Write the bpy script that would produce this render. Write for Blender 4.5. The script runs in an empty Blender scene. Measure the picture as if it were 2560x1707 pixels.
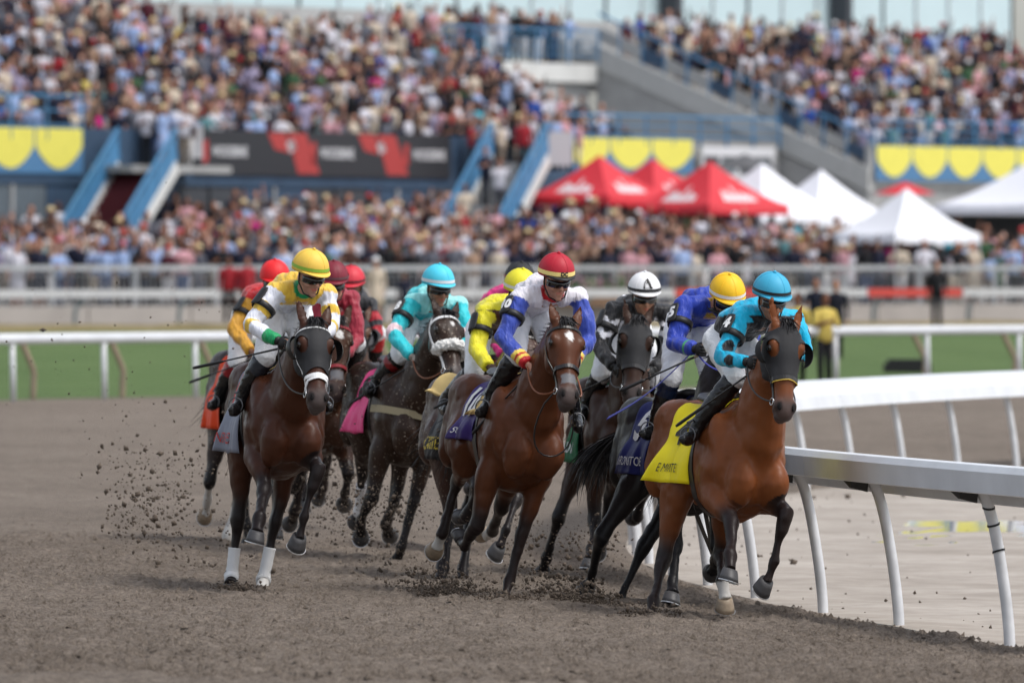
import bpy, bmesh, math, random
import numpy as np
from mathutils import Vector, Matrix, Quaternion
from mathutils.bvhtree import BVHTree

random.seed(7); RNG = np.random.default_rng(7)
scene = bpy.context.scene
COL = scene.collection

# ------------------------------------------------------------------ camera
F = 21333.0          # focal length in pixels of the 2560 px wide photograph (300 mm on 36 mm)
CX, YH, CAMH = 1280.0, 665.0, 2.45
cam_d = bpy.data.cameras.new('camera'); cam = bpy.data.objects.new('camera', cam_d); COL.objects.link(cam)
cam.location = (0, 0, CAMH); cam.rotation_euler = (math.radians(90), 0, 0)
cam_d.sensor_width = 36.0; cam_d.lens = 300.0
cam_d.shift_y = -(853.5 - YH) / 2560.0
cam_d.clip_start = 1.0; cam_d.clip_end = 3000.0
cam_d.dof.use_dof = True; cam_d.dof.focus_distance = 59.6; cam_d.dof.aperture_fstop = 3.6
cam_d.dof.aperture_blades = 0
scene.camera = cam

# ------------------------------------------------------------------ sky, sun, exposure (bright overcast)
SUN_EL, SUN_AZ = math.radians(60), math.radians(112)     # azimuth clockwise from +Y
world = bpy.data.worlds.new('World'); scene.world = world; world.use_nodes = True
wn = world.node_tree; wn.nodes.clear()
sky = wn.nodes.new('ShaderNodeTexSky'); sky.sky_type = 'NISHITA'; sky.sun_disc = False
sky.sun_elevation = SUN_EL; sky.sun_rotation = SUN_AZ
sky.air_density = 1.0; sky.dust_density = 2.5; sky.ozone_density = 0.6; sky.altitude = 100
bg = wn.nodes.new('ShaderNodeBackground'); bg.inputs[1].default_value = 0.125
hsv = wn.nodes.new('ShaderNodeHueSaturation'); hsv.inputs['Saturation'].default_value = 0.42
wo = wn.nodes.new('ShaderNodeOutputWorld')
wn.links.new(sky.outputs[0], hsv.inputs['Color']); wn.links.new(hsv.outputs[0], bg.inputs[0]); wn.links.new(bg.outputs[0], wo.inputs[0])
sun_d = bpy.data.lights.new('sun', 'SUN'); sun_d.energy = 1.2; sun_d.angle = math.radians(16); sun_d.color = (1.0, 0.965, 0.92)
sun = bpy.data.objects.new('sun', sun_d); COL.objects.link(sun)
_sd = Vector((math.sin(SUN_AZ) * math.cos(SUN_EL), math.cos(SUN_AZ) * math.cos(SUN_EL), math.sin(SUN_EL)))
sun.rotation_euler = (-_sd).to_track_quat('-Z', 'Y').to_euler(); sun.location = _sd * 60
vs = scene.view_settings; vs.view_transform = 'Standard'; vs.look = 'None'; vs.exposure = 0.8; vs.gamma = 1.0
vs.use_curve_mapping = False
scene.cycles.max_bounces = 5; scene.cycles.diffuse_bounces = 3; scene.cycles.glossy_bounces = 2
scene.cycles.transparent_max_bounces = 6; scene.cycles.use_denoising = True

# ------------------------------------------------------------------ small helpers
def at(px, py, d):
    return Vector(((px - CX) * d / F, d, CAMH - (py - YH) * d / F))
def ray(px, py):
    return Vector(((px - CX) / F, 1.0, -(py - YH) / F))
CAMP = Vector((0, 0, CAMH))
def smooth(a, b, x):
    t = np.clip((x - a) / (b - a), 0, 1); return t * t * (3 - 2 * t)

def tag(o, label=None, cat=None, group=None, kind=None):
    if label: o['label'] = label
    if cat: o['category'] = cat
    if group: o['group'] = group
    if kind: o['kind'] = kind
    return o
def empty(name, loc, rz=0.0):
    o = bpy.data.objects.new(name, None); COL.objects.link(o)
    o.location = loc; o.rotation_euler = (0, 0, rz); o.empty_display_size = 0.2
    return o
def link_mesh(name, me, mat=None, parent=None, smooth_shade=False):
    o = bpy.data.objects.new(name, me); COL.objects.link(o)
    if mat is not None:
        for m in (mat if isinstance(mat, (list, tuple)) else [mat]): me.materials.append(m)
    if parent is not None: o.parent = parent
    if smooth_shade:
        me.polygons.foreach_set('use_smooth', np.ones(len(me.polygons), dtype=bool))
    return o

class MB:
    """collects vertices and faces of one mesh"""
    def __init__(s): s.v = []; s.f = []; s.m = []
    def add(s, vs, fs, mi=0):
        b = len(s.v); s.v.extend([tuple(q) for q in vs]); s.f.extend([tuple(i + b for i in f) for f in fs]); s.m.extend([mi] * len(fs))
    def box(s, c, size, rz=0.0, mi=0, M=None):
        hx, hy, hz = size[0] / 2, size[1] / 2, size[2] / 2
        R = M if M is not None else Matrix.Rotation(rz, 3, 'Z'); c = Vector(c)
        vs = [c + R @ Vector((x * hx, y * hy, z * hz)) for x in (-1, 1) for y in (-1, 1) for z in (-1, 1)]
        s.add(vs, [(0, 1, 3, 2), (4, 6, 7, 5), (0, 4, 5, 1), (2, 3, 7, 6), (0, 2, 6, 4), (1, 5, 7, 3)], mi)
    def bar(s, a, b, w, h=None, mi=0, up=Vector((0, 0, 1))):
        """box-section bar from a to b"""
        a = Vector(a); b = Vector(b); h = h or w; t = (b - a).normalized()
        sd = t.cross(up)
        if sd.length < 1e-4: sd = t.cross(Vector((1, 0, 0)))
        sd.normalize(); u = sd.cross(t)
        vs = [p + sd * (i * w / 2) + u * (j * h / 2) for p in (a, b) for i, j in ((-1, -1), (1, -1), (1, 1), (-1, 1))]
        s.add(vs, [(3, 2, 1, 0), (4, 5, 6, 7), (0, 1, 5, 4), (1, 2, 6, 5), (2, 3, 7, 6), (3, 0, 4, 7)], mi)
    def tube(s, pts, radii, n=10, mi=0, lat=None, cap=True):
        """pts: centres; radii: (w, d) or r per centre; lat: reference lateral direction"""
        pts = [Vector(p) for p in pts]; m = len(pts); b = []
        prev = lat
        for i, p in enumerate(pts):
            t = (pts[min(i + 1, m - 1)] - pts[max(i - 1, 0)])
            if t.length < 1e-7: t = Vector((0, 0, 1))
            t.normalize()
            l = prev if prev is not None else (Vector((0, 0, 1)) if abs(t.z) < .9 else Vector((1, 0, 0)))
            l = l - t * l.dot(t)
            if l.length < 1e-4: l = t.orthogonal()
            l.normalize(); dp = t.cross(l)
            if lat is None: prev = l
            r = radii[i] if not isinstance(radii, (int, float)) else radii
            w, d = r if isinstance(r, (tuple, list)) else (r, r)
            for k in range(n):
                a = 2 * math.pi * k / n
                b.append(p + l * (w * math.cos(a)) + dp * (d * math.sin(a)))
        fs = []
        for i in range(m - 1):
            for k in range(n):
                k2 = (k + 1) % n
                fs.append((i * n + k, i * n + k2, (i + 1) * n + k2, (i + 1) * n + k))
        if cap:
            fs.append(tuple(range(n - 1, -1, -1))); fs.append(tuple((m - 1) * n + k for k in range(n)))
        s.add(b, fs, mi)
    def ell(s, c, r, M=None, n=14, rings=9, mi=0):
        c = Vector(c); M = M if M is not None else Matrix.Identity(3)
        vs = [c + M @ Vector((0, 0, r[2]))]
        for i in range(1, rings):
            th = math.pi * i / rings
            for k in range(n):
                a = 2 * math.pi * k / n
                vs.append(c + M @ Vector((r[0] * math.sin(th) * math.cos(a), r[1] * math.sin(th) * math.sin(a), r[2] * math.cos(th))))
        vs.append(c + M @ Vector((0, 0, -r[2]))); L = len(vs) - 1
        fs = [(0, 1 + k, 1 + (k + 1) % n) for k in range(n)]
        for i in range(rings - 2):
            for k in range(n):
                a = 1 + i * n + k; bb = 1 + i * n + (k + 1) % n
                fs.append((a, a + n, bb + n, bb))
        fs += [(L, 1 + (rings - 2) * n + (k + 1) % n, 1 + (rings - 2) * n + k) for k in range(n)]
        s.add(vs, fs, mi)
    def mesh(s, name='mesh'):
        me = bpy.data.meshes.new(name); me.from_pydata(s.v, [], s.f)
        if any(s.m): me.polygons.foreach_set('material_index', np.array(s.m, dtype=np.int32))
        me.update(); return me
    def build(s, name, mat, parent=None, sm=False):
        return link_mesh(name, s.mesh(name), mat, parent, sm)

def catmull(pts, k):
    """resample a list of float tuples with Catmull-Rom, k steps for each span"""
    P = [np.array(p, dtype=float) for p in pts]; P = [2 * P[0] - P[1]] + P + [2 * P[-1] - P[-2]]; out = []
    for i in range(1, len(P) - 2):
        for j in range(k):
            t = j / k
            out.append(0.5 * ((2 * P[i]) + (-P[i - 1] + P[i + 1]) * t + (2 * P[i - 1] - 5 * P[i] + 4 * P[i + 1] - P[i + 2]) * t * t + (-P[i - 1] + 3 * P[i] - 3 * P[i + 1] + P[i + 2]) * t ** 3))
    out.append(P[-2]); return out

def remesh(mb, voxel, it=4, fac=0.5):
    me = mb.mesh('tmp'); o = bpy.data.objects.new('tmp', me); COL.objects.link(o)
    m = o.modifiers.new('r', 'REMESH'); m.mode = 'VOXEL'; m.voxel_size = voxel; m.use_smooth_shade = True
    if it:
        s = o.modifiers.new('s', 'SMOOTH'); s.factor = fac; s.iterations = it
    dg = bpy.context.evaluated_depsgraph_get()
    out = bpy.data.meshes.new_from_object(o.evaluated_get(dg))
    bpy.data.objects.remove(o); bpy.data.meshes.remove(me)
    out.materials.clear()
    return out
def verts_np(me):
    a = np.empty(len(me.vertices) * 3, dtype=np.float32); me.vertices.foreach_get('co', a); return a.reshape(-1, 3).astype(float)
def set_verts(me, v):
    me.vertices.foreach_set('co', v.astype(np.float32).ravel()); me.update()
def normals_np(me):
    a = np.empty(len(me.vertices) * 3, dtype=np.float32); me.vertex_normals.foreach_get('vector', a); return a.reshape(-1, 3).astype(float)
def set_col(me, col, name='col'):
    c = np.ones((len(me.vertices), 4), dtype=np.float32); c[:, :3] = col
    at_ = me.color_attributes.new(name, 'FLOAT_COLOR', 'POINT'); at_.data.foreach_set('color', c.ravel())

# value noise for real relief
_P = np.random.default_rng(3).random((256, 256))
_P3 = np.random.default_rng(5).random((64, 64, 64))
def vnoise(x, y):
    xi = np.floor(x).astype(int); yi = np.floor(y).astype(int); xf = x - xi; yf = y - yi
    u = xf * xf * (3 - 2 * xf); v = yf * yf * (3 - 2 * yf)
    g = lambda a, b: _P[a & 255, b & 255]
    return (g(xi, yi) * (1 - u) + g(xi + 1, yi) * u) * (1 - v) + (g(xi, yi + 1) * (1 - u) + g(xi + 1, yi + 1) * u) * v
def vnoise3(p):
    i = np.floor(p).astype(int); f = p - i; f = f * f * (3 - 2 * f); r = 0
    for a in (0, 1):
        for b in (0, 1):
            for c in (0, 1):
                w = (f[:, 0] if a else 1 - f[:, 0]) * (f[:, 1] if b else 1 - f[:, 1]) * (f[:, 2] if c else 1 - f[:, 2])
                r = r + w * _P3[(i[:, 0] + a) & 63, (i[:, 1] + b) & 63, (i[:, 2] + c) & 63]
    return r

# ------------------------------------------------------------------ materials
MATS = {}
def mat(name, color, rough=0.6, spec=0.5, bump=0.0, bscale=30.0, var=0.0, vscale=4.0, metal=0.0, attr=None, coat=0.0, sheen=0.0, detail=4.0, bdist=0.01, sstretch=None, twoside=False):
    """procedural principled material: colour (or vertex colour attr) x noise variation, noise bump"""
    if name in MATS: return MATS[name]
    m = bpy.data.materials.new(name); m.use_nodes = True; nt = m.node_tree; N = nt.nodes; L = nt.links
    b = N['Principled BSDF']; b.inputs['Roughness'].default_value = rough; b.inputs['Metallic'].default_value = metal
    b.inputs['Specular IOR Level'].default_value = spec; b.inputs['Coat Weight'].default_value = coat; b.inputs['Coat Roughness'].default_value = 0.25
    b.inputs['Sheen Weight'].default_value = sheen
    tc = N.new('ShaderNodeTexCoord')
    src = None
    if attr:
        a = N.new('ShaderNodeAttribute'); a.attribute_name = attr; src = a.outputs['Color']
    if var > 0:
        nz = N.new('ShaderNodeTexNoise'); nz.inputs['Scale'].default_value = vscale; nz.inputs['Detail'].default_value = detail
        L.new(tc.outputs['Object'], nz.inputs['Vector'])
        mr = N.new('ShaderNodeMapRange'); mr.inputs['From Min'].default_value = 0.25; mr.inputs['From Max'].default_value = 0.75
        mr.inputs['To Min'].default_value = 1 - var; mr.inputs['To Max'].default_value = 1 + var
        L.new(nz.outputs['Fac'], mr.inputs['Value'])
        mx = N.new('ShaderNodeMix'); mx.data_type = 'RGBA'; mx.blend_type = 'MULTIPLY'; mx.inputs['Factor'].default_value = 1.0
        if src is not None: L.new(src, mx.inputs[6])
        else: mx.inputs[6].default_value = (*color, 1)
        L.new(mr.outputs[0], mx.inputs[7]); src = mx.outputs[2]
    if src is not None: L.new(src, b.inputs['Base Color'])
    else: b.inputs['Base Color'].default_value = (*color, 1)
    if bump > 0:
        nb = N.new('ShaderNodeTexNoise'); nb.inputs['Scale'].default_value = bscale; nb.inputs['Detail'].default_value = detail
        if sstretch:
            mp = N.new('ShaderNodeMapping'); mp.inputs['Scale'].default_value = sstretch
            L.new(tc.outputs['Object'], mp.inputs['Vector']); L.new(mp.outputs[0], nb.inputs['Vector'])
        else: L.new(tc.outputs['Object'], nb.inputs['Vector'])
        bp = N.new('ShaderNodeBump'); bp.inputs['Strength'].default_value = bump; bp.inputs['Distance'].default_value = bdist
        L.new(nb.outputs['Fac'], bp.inputs['Height']); L.new(bp.outputs[0], b.inputs['Normal'])
    MATS[name] = m; return m

def srgb(r, g, b):
    f = lambda c: ((c / 255 + 0.055) / 1.055) ** 2.4 if c / 255 > 0.04045 else c / 255 / 12.92
    return (f(r), f(g), f(b))

# ------------------------------------------------------------------ writing, as flat meshes
def text_mesh(body, size=1.0, bold=0.0, cuts=0):
    cu = bpy.data.curves.new('t', 'FONT'); cu.body = body; cu.size = size; cu.align_x = 'CENTER'; cu.align_y = 'CENTER'
    cu.offset = bold; cu.resolution_u = 3
    o = bpy.data.objects.new('t', cu); COL.objects.link(o)
    dg = bpy.context.evaluated_depsgraph_get(); me = bpy.data.meshes.new_from_object(o.evaluated_get(dg))
    bpy.data.objects.remove(o); bpy.data.curves.remove(cu)
    if cuts:
        bm = bmesh.new(); bm.from_mesh(me); bmesh.ops.triangulate(bm, faces=bm.faces)
        bmesh.ops.subdivide_edges(bm, edges=[e for e in bm.edges if e.calc_length() > size * .12], cuts=cuts); bmesh.ops.triangulate(bm, faces=bm.faces)
        bm.to_mesh(me); bm.free()
    me.materials.clear(); return me
def text_on(body, size, fn, name, m, parent, bold=0.0, cuts=2):
    """lay a word on a surface: fn(u, v) in metres -> point"""
    me = text_mesh(body, size, bold, cuts); v = verts_np(me)
    out = np.array([tuple(fn(a[0], a[1])) for a in v]) if len(v) else v
    set_verts(me, out); return link_mesh(name, me, m, parent)
# ------------------------------------------------------------------ the turn: inner rail is a circle round CC
CC = Vector((85.02, 75.8)); RI = 84.0; RO = 111.5
def s_of(x, y): return np.hypot(x - CC.x, y - CC.y) - RI
def zg(s):
    s = np.asarray(s, dtype=float)
    bank = 0.32 * (1 - np.exp(-np.maximum(s, 0) / 6)) - 0.06
    t = smooth(31, 84, s)
    return np.where(s < 0, -0.06 + 0.012 * np.maximum(s, -3), bank + 0.56 * t)
def zxy(x, y): return float(zg(s_of(x, y)))
def pol(r, ph): return (CC.x - r * math.cos(ph), CC.y + r * math.sin(ph))   # ph = 0 is the leftmost point

def polar_sheet(name, rs, phs, m, disp=None, kind='structure'):
    R, P = np.meshgrid(rs, phs); X = CC.x - R * np.cos(P); Y = CC.y + R * np.sin(P); Z = zg(R - RI)
    if disp is not None: Z = Z + disp(X, Y, R - RI)
    n, k = R.shape; v = np.stack([X, Y, Z], -1).reshape(-1, 3)
    i = np.arange(n * k).reshape(n, k)
    q = np.stack([i[:-1, :-1], i[1:, :-1], i[1:, 1:], i[:-1, 1:]], -1).reshape(-1, 4)
    me = bpy.data.meshes.new(name); me.vertices.add(len(v)); me.vertices.foreach_set('co', v.astype(np.float32).ravel())
    me.loops.add(q.size); me.loops.foreach_set('vertex_index', q[:, ::-1].astype(np.int32).ravel())
    me.polygons.add(len(q)); me.polygons.foreach_set('loop_start', np.arange(0, q.size, 4, dtype=np.int32))
    me.update(calc_edges=True); me.validate()
    o = link_mesh(name, me, m, smooth_shade=True); tag(o, kind=kind); return o

def ground_mat(name, cols, scales, rough=0.95, bump=0.6, bscale=14.0, bdist=0.03, spec=0.25):
    """two-tone ground with clumpy noise"""
    m = bpy.data.materials.new(name); m.use_nodes = True; nt = m.node_tree; N = nt.nodes; L = nt.links
    b = N['Principled BSDF']; b.inputs['Roughness'].default_value = rough; b.inputs['Specular IOR Level'].default_value = spec
    tc = N.new('ShaderNodeTexCoord'); last = None
    for i, sc in enumerate(scales):
        nz = N.new('ShaderNodeTexNoise'); nz.inputs['Scale'].default_value = sc; nz.inputs['Detail'].default_value = 6; nz.inputs['Roughness'].default_value = .65
        L.new(tc.outputs['Object'], nz.inputs['Vector'])
        cr = N.new('ShaderNodeValToRGB'); cr.color_ramp.elements[0].position = .33; cr.color_ramp.elements[1].position = .68
        a, c = cols[i]; cr.color_ramp.elements[0].color = (*a, 1); cr.color_ramp.elements[1].color = (*c, 1)
        L.new(nz.outputs['Fac'], cr.inputs['Fac'])
        if last is None: last = cr.outputs[0]
        else:
            mx = N.new('ShaderNodeMix'); mx.data_type = 'RGBA'; mx.blend_type = 'MULTIPLY'; mx.inputs['Factor'].default_value = 1
            L.new(last, mx.inputs[6]); L.new(cr.outputs[0], mx.inputs[7]); last = mx.outputs[2]
    L.new(last, b.inputs['Base Color'])
    nb = N.new('ShaderNodeTexNoise'); nb.inputs['Scale'].default_value = bscale; nb.inputs['Detail'].default_value = 8; nb.inputs['Roughness'].default_value = .7
    L.new(tc.outputs['Object'], nb.inputs['Vector'])
    bp = N.new('ShaderNodeBump'); bp.inputs['Strength'].default_value = bump; bp.inputs['Distance'].default_value = bdist
    L.new(nb.outputs['Fac'], bp.inputs['Height']); L.new(bp.outputs[0], b.inputs['Normal'])
    return m
W = (1, 1, 1)
M_DIRT = ground_mat('loose_dirt', [((.21, .169, .135), (.44, .368, .303)), ((.68, .67, .66), W), ((.80, .79, .78), W)], [26.0, 3.4, .22], bump=1.0, bscale=55, bdist=.05)
M_APRON = ground_mat('rolled_limestone', [((.37, .33, .29), (.48, .435, .385)), ((.72, .7, .68), W), ((.9, .9, .9), W)], [2.6, .45, 9.0], bump=.35, bscale=30, bdist=.015)
M_TURF = ground_mat('turf', [((.085, .138, .042), (.15, .215, .075)), ((.7, .75, .7), W), ((.9, .95, .9), W)], [14.0, .35, .07], bump=.9, bscale=40, bdist=.04)
M_STRAW = ground_mat('dry_rough_grass', [((.2, .16, .07), (.36, .29, .15)), ((.6, .6, .5), W)], [5.0, .6], bump=.9, bscale=20, bdist=.05)

def dirt_disp(X, Y, S):
    near = smooth(80, 70, Y) * smooth(12, 8.5, S)
    a = vnoise(X * 30, Y * 22); b = vnoise(X * 14 + 40, Y * 12); c = vnoise(X * 3.1, Y * 3.1 + 9); e = vnoise(X * .9 + 5, Y * .9)
    clump = np.maximum(a - .52, 0) * .05 + np.maximum(b - .5, 0) * .07
    pit = -np.maximum(vnoise(X * 4.4 + 17, Y * 3.0 + 3) - .60, 0) * .10 + np.maximum(vnoise(X * 5.0 + 9, Y * 3.4) - .64, 0) * .08
    z = (clump + pit + (c - .5) * .032 + (e - .5) * .03) * (.25 + .75 * near)
    edge = smooth(0.0, .35, S)
    return z * edge + .012 * edge

# fine near rows, coarse far rows
ph0 = [-0.8]
def _grow(a, b, st):
    n = max(2, int(round((b - a) / st))); return list(np.linspace(a, b, n + 1)[1:])
phs = [-0.8] + _grow(-.8, -.42, .02) + _grow(-.42, -.02, .095 / 87) + _grow(-.02, .25, .006) + _grow(.25, 1.5, .02)
rs = list(np.linspace(RI, RI + 9.5, 160)) + _grow(RI + 9.5, RI + 28.6, .5)
polar_sheet('dirt_track', rs, phs, M_DIRT, dirt_disp)
phs2 = np.linspace(-.9, 1.6, 330)
def apron_disp(X, Y, S):
    return (vnoise(X * 1.1, Y * .7) - .5) * .035 + (vnoise(X * 3.2, Y * 2.2) - .5) * .014 + (vnoise(X * 8, Y * 8) - .5) * .006 - .01 * smooth(-.1, .1, S)
polar_sheet('infield_apron', list(np.linspace(RI - 30, RI - 6, 14)) + _grow(RI - 6, RI, .12), phs2, M_APRON, apron_disp)
polar_sheet('turf_course', list(np.linspace(RI + 28.6, RI + 82, 40)), np.linspace(-.9, 1.7, 160), M_TURF, lambda X, Y, S: (vnoise(X * .8, Y * .8) - .5) * .06)
polar_sheet('rough_grass_verge', list(np.linspace(RI + 82, RI + 90, 14)), np.linspace(-.9, 1.7, 300), M_STRAW, lambda X, Y, S: (vnoise(X * 1.5, Y * 1.5)) * .18 * smooth(82, 84, S))
polar_sheet('ground', [RI + 90, RI + 400], np.linspace(-.95, 1.8, 80), mat('tarmac', (.2, .2, .2), .9, var=.15), None)

# puddles on the infield apron: still water lying 4 mm above it
M_WATER = mat('water', (.03, .03, .028), 0.03, .6)
def puddle(px, py, rx, ry, seed, label):
    s0 = F * (CAMH + .07) / (py - YH); c = at(px, py, s0); r = random.Random(seed); v = []; n = 40
    for k in range(n):
        a = 2 * math.pi * k / n; q = 1 + .3 * math.sin(2 * a + seed) + .17 * math.sin(3 * a + 2 * seed) + .1 * math.sin(7 * a)
        x, y = c.x + rx * q * math.cos(a), c.y + ry * q * math.sin(a); v.append((x, y))
    zc = zxy(c.x, c.y) + .006
    me = bpy.data.meshes.new('puddle'); me.from_pydata([(x, y, zc) for x, y in v], [], [tuple(range(n))])
    o = link_mesh('puddle', me, M_WATER); tag(o, kind='structure')
puddle(2450, 1322, 1.0, 4.2, 1, '')

# ------------------------------------------------------------------ rails
M_RAIL = mat('white_rail_paint', (.64, .66, .69), .42, .5, var=.10, vscale=2.2, bump=.05, bscale=40)
M_POST = mat('post_paint', (.60, .61, .63), .35, .5, var=.14, vscale=7)
M_BLACK = mat('black_rubber', (.012, .012, .013), .5, .4)
M_TAN = mat('weathered_tan_paint', (.33, .25, .18), .7, var=.15)
def swept(mb, prof, pts, outs, mi=0):
    """sweep a closed profile [(out, up)] along pts; outs = outward unit vectors"""
    n = len(prof); vs = []
    for p, o in zip(pts, outs):
        for a, b in prof: vs.append((p[0] + o[0] * a, p[1] + o[1] * a, p[2] + b))
    fs = []
    for i in range(len(pts) - 1):
        for k in range(n):
            k2 = (k + 1) % n; fs.append((i * n + k, (i + 1) * n + k, (i + 1) * n + k2, i * n + k2))
    fs.append(tuple(range(n))); fs.append(tuple((len(pts) - 1) * n + k for k in range(n - 1, -1, -1)))
    mb.add(vs, fs, mi)
def arc(r, a, b, st, dz=0.0, zr=None):
    n = max(2, int((b - a) * r / st)); pts = []; outs = []
    for i in range(n + 1):
        ph = a + (b - a) * i / n; x, y = pol(r, ph); pts.append((x, y, zxy(*pol(zr or r, ph)) + dz)); outs.append((-math.cos(ph), math.sin(ph)))
    return pts, outs

rail = empty('inner_rail', (*pol(RI, -.2), 0)); tag(rail, 'white inner running rail on curved gooseneck posts, right of the horses', 'rail')
RAILPROF = [(.36, -.19), (.37, -.05), (.34, -.008), (.29, .0), (.10, -.03), (-.06, -.16), (-.1, -.3), (-.085, -.3), (-.03, -.19), (.1, -.1), (.3, -.2)]
def child_world(o, parent):
    o.parent = parent; o.matrix_parent_inverse = Matrix.Translation(parent.location).inverted(); return o
# the cover is made of lengths of extrusion with visible butt joints
A0, A1 = -.27, .62; LEN = 7.3 / RI; a = A0
while a < A1:
    mb = MB(); p, o = arc(RI, a + .00006, min(a + LEN, A1) - .00006, .5, 1.215)
    swept(mb, RAILPROF, p, o); child_world(mb.build('rail_cover', M_RAIL), rail); a += LEN
ph_list = [math.asin((d - CC.y) / RI) for d in (56.6, 59.4, 61.8, 64.5)]
ph = ph_list[-1]
while ph < A1: ph += 2.55 / RI; ph_list.append(ph)
ph = ph_list[0]
while ph > A0 + .03: ph -= 2.55 / RI; ph_list.append(ph)
M_TAPE = M_BLACK
for i, ph in enumerate(sorted(ph_list)):
    x, y = pol(RI, ph); z = zxy(x, y); ox, oy = -math.cos(ph), math.sin(ph)
    prof = [(-.06, -.1), (-.055, .1), (-.02, .40), (.035, .72), (.085, .91), (.135, 1.01), (.2, 1.07), (.27, 1.09)]
    pts = [Vector((x + ox * a, y + oy * a, z + b)) for a, b in catmull(prof, 3)]
    mb = MB(); mb.tube(pts, .038, 12); po = child_world(mb.build('post', M_POST, None, True), rail)
    mb = MB(); p0 = Vector((x + ox * .17, y + oy * .17, z + 1.01)); tng = Vector((-oy, ox, 0)) if False else Vector((math.sin(ph), math.cos(ph), 0))
    mb.add([p0 + tng * -.02 + Vector((0, 0, -.07)), p0 + tng * .02 + Vector((0, 0, -.07)), p0 + tng * .34 + Vector((0, 0, .055)), p0 + tng * -.06 + Vector((0, 0, .055)),
            p0 + tng * -.02 + Vector((ox * .12, oy * .12, -.04)), p0 + tng * .02 + Vector((ox * .12, oy * .12, -.04)), p0 + tng * .34 + Vector((ox * .14, oy * .14, .055)), p0 + tng * -.06 + Vector((ox * .14, oy * .14, .055))],
           [(0, 1, 2, 3), (7, 6, 5, 4), (0, 4, 5, 1), (1, 5, 6, 2), (2, 6, 7, 3), (3, 7, 4, 0)])
    br = mb.build('bracket', M_BLACK); br.parent = po
    if abs(y - 56.6) < .3:            # black tape wound round the nearest post
        mb = MB()
        for k in range(3):
            c = [pts[0] + (pts[-1] - pts[0]) * 0 for _ in ()]
            base = 12 - k * 2
            q = pts[base]; tt = (pts[base + 1] - pts[base]).normalized()
            ring = []
            for j in range(15):
                an = 2 * math.pi * j / 14
                ring.append(q + Vector((.0405 * math.cos(an), .0405 * math.sin(an), .012 * math.sin(an + k))) )
            for j in range(14): mb.bar(ring[j], ring[j + 1], .004, .014)
        tp = mb.build('tape', M_TAPE); tp.parent = po; tp['kind'] = 'stuff'

orail = empty('outer_rail', (*pol(RO, .5), 0)); tag(orail, 'white tubular outer rail along the far edge of the dirt track', 'rail')
mb = MB(); p, o = arc(RO, .1, 1.15, 1.0, 1.02)
swept(mb, [(.07 * math.cos(t), .085 * math.sin(t)) for t in np.linspace(0, 2 * math.pi, 12, endpoint=False)], p, o); child_world(mb.build('rail_tube', M_RAIL, None, True), orail)
ph = .1
while ph < 1.15:
    x, y = pol(RO, ph); z = zxy(x, y); mb = MB(); mb.tube([Vector((x + .02, y, z - .05)), Vector((x, y, z + .96))], .045, 10)
    child_world(mb.build('post', M_POST, None, True), orail); ph += 2.45 / RO
# second rail of the turf course, weathered posts bent over
trail = empty('turf_rail', (*pol(RO + 1.5, .5), 0)); tag(trail, 'turf course rail with bent tan posts just behind the white outer rail', 'rail')
mb = MB(); p, o = arc(RO + 1.1, .1, 1.15, 1.0, .99)
swept(mb, [(.05 * math.cos(t), .05 * math.sin(t)) for t in np.linspace(0, 2 * math.pi, 8, endpoint=False)], p, o); child_world(mb.build('rail_tube', M_RAIL, None, True), trail)
ph = .1
while ph < 1.15:
    x, y = pol(RO + 1.5, ph); z = zxy(x, y); tx, ty = -math.sin(ph), -math.cos(ph)
    prof = [(0, -.05), (0.02, .3), (.03, .45), (-.1, .62), (-.3, .85), (-.38, .97)]
    pts = [Vector((x + tx * -a * .8 , y + ty * -a * .3, z + b)) for a, b in catmull(prof, 3)]
    mb = MB(); mb.tube(pts, .05, 8); child_world(mb.build('post', M_TAN, None, True), trail); ph += 2.35 / RO
# ------------------------------------------------------------------ grandstand: u along the front (right and away), v towards the track
SL = Vector((-13.28, 240.0, 0)); EU = Vector((.569, .822, 0)); EV = Vector((.822, -.569, 0))
def SPt(u, v, z): return SL + EU * u + EV * v + Vector((0, 0, z))
RS = Matrix((EU, EV * -1, Vector((0, 0, 1)))).transposed()
def sbox(mb, u0, u1, v0, v1, z0, z1, mi=0):
    mb.box(SPt((u0 + u1) / 2, (v0 + v1) / 2, (z0 + z1) / 2), (abs(u1 - u0), abs(v1 - v0), z1 - z0), M=RS, mi=mi)
M_CONC = mat('concrete', (.36, .36, .355), .85, .3, var=.14, vscale=1.2, bump=.2, bscale=12)
M_CONCL = mat('pale_concrete', (.62, .62, .60), .85, .3, var=.08, vscale=1.5)
M_BLUEW = mat('blue_wall_paint', srgb(52, 74, 98), .65, var=.2, vscale=1.2)
M_BLUER = mat('blue_rail_paint', srgb(70, 125, 165), .5, var=.08, vscale=3)
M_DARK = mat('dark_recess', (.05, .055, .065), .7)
M_GLASSW = mat('pale_glass_panel', srgb(196, 216, 220), .35, .5, var=.05, vscale=.6)
M_BANK = mat('banner_black', (.022, .023, .028), .55); M_BRED = mat('banner_red', srgb(172, 58, 56), .6); M_BWH = mat('banner_white', (.62, .62, .64), .6)
M_BYEL = mat('banner_yellow', srgb(225, 215, 95), .65, var=.05); M_BBLU = mat('banner_blue', srgb(75, 120, 160), .65, var=.05)
M_CARPET = mat('maroon_carpet', srgb(82, 28, 34), .95, var=.1)
M_GALV = mat('galvanised_steel', (.45, .46, .47), .45, .5, metal=.3, var=.1, vscale=5)

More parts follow.
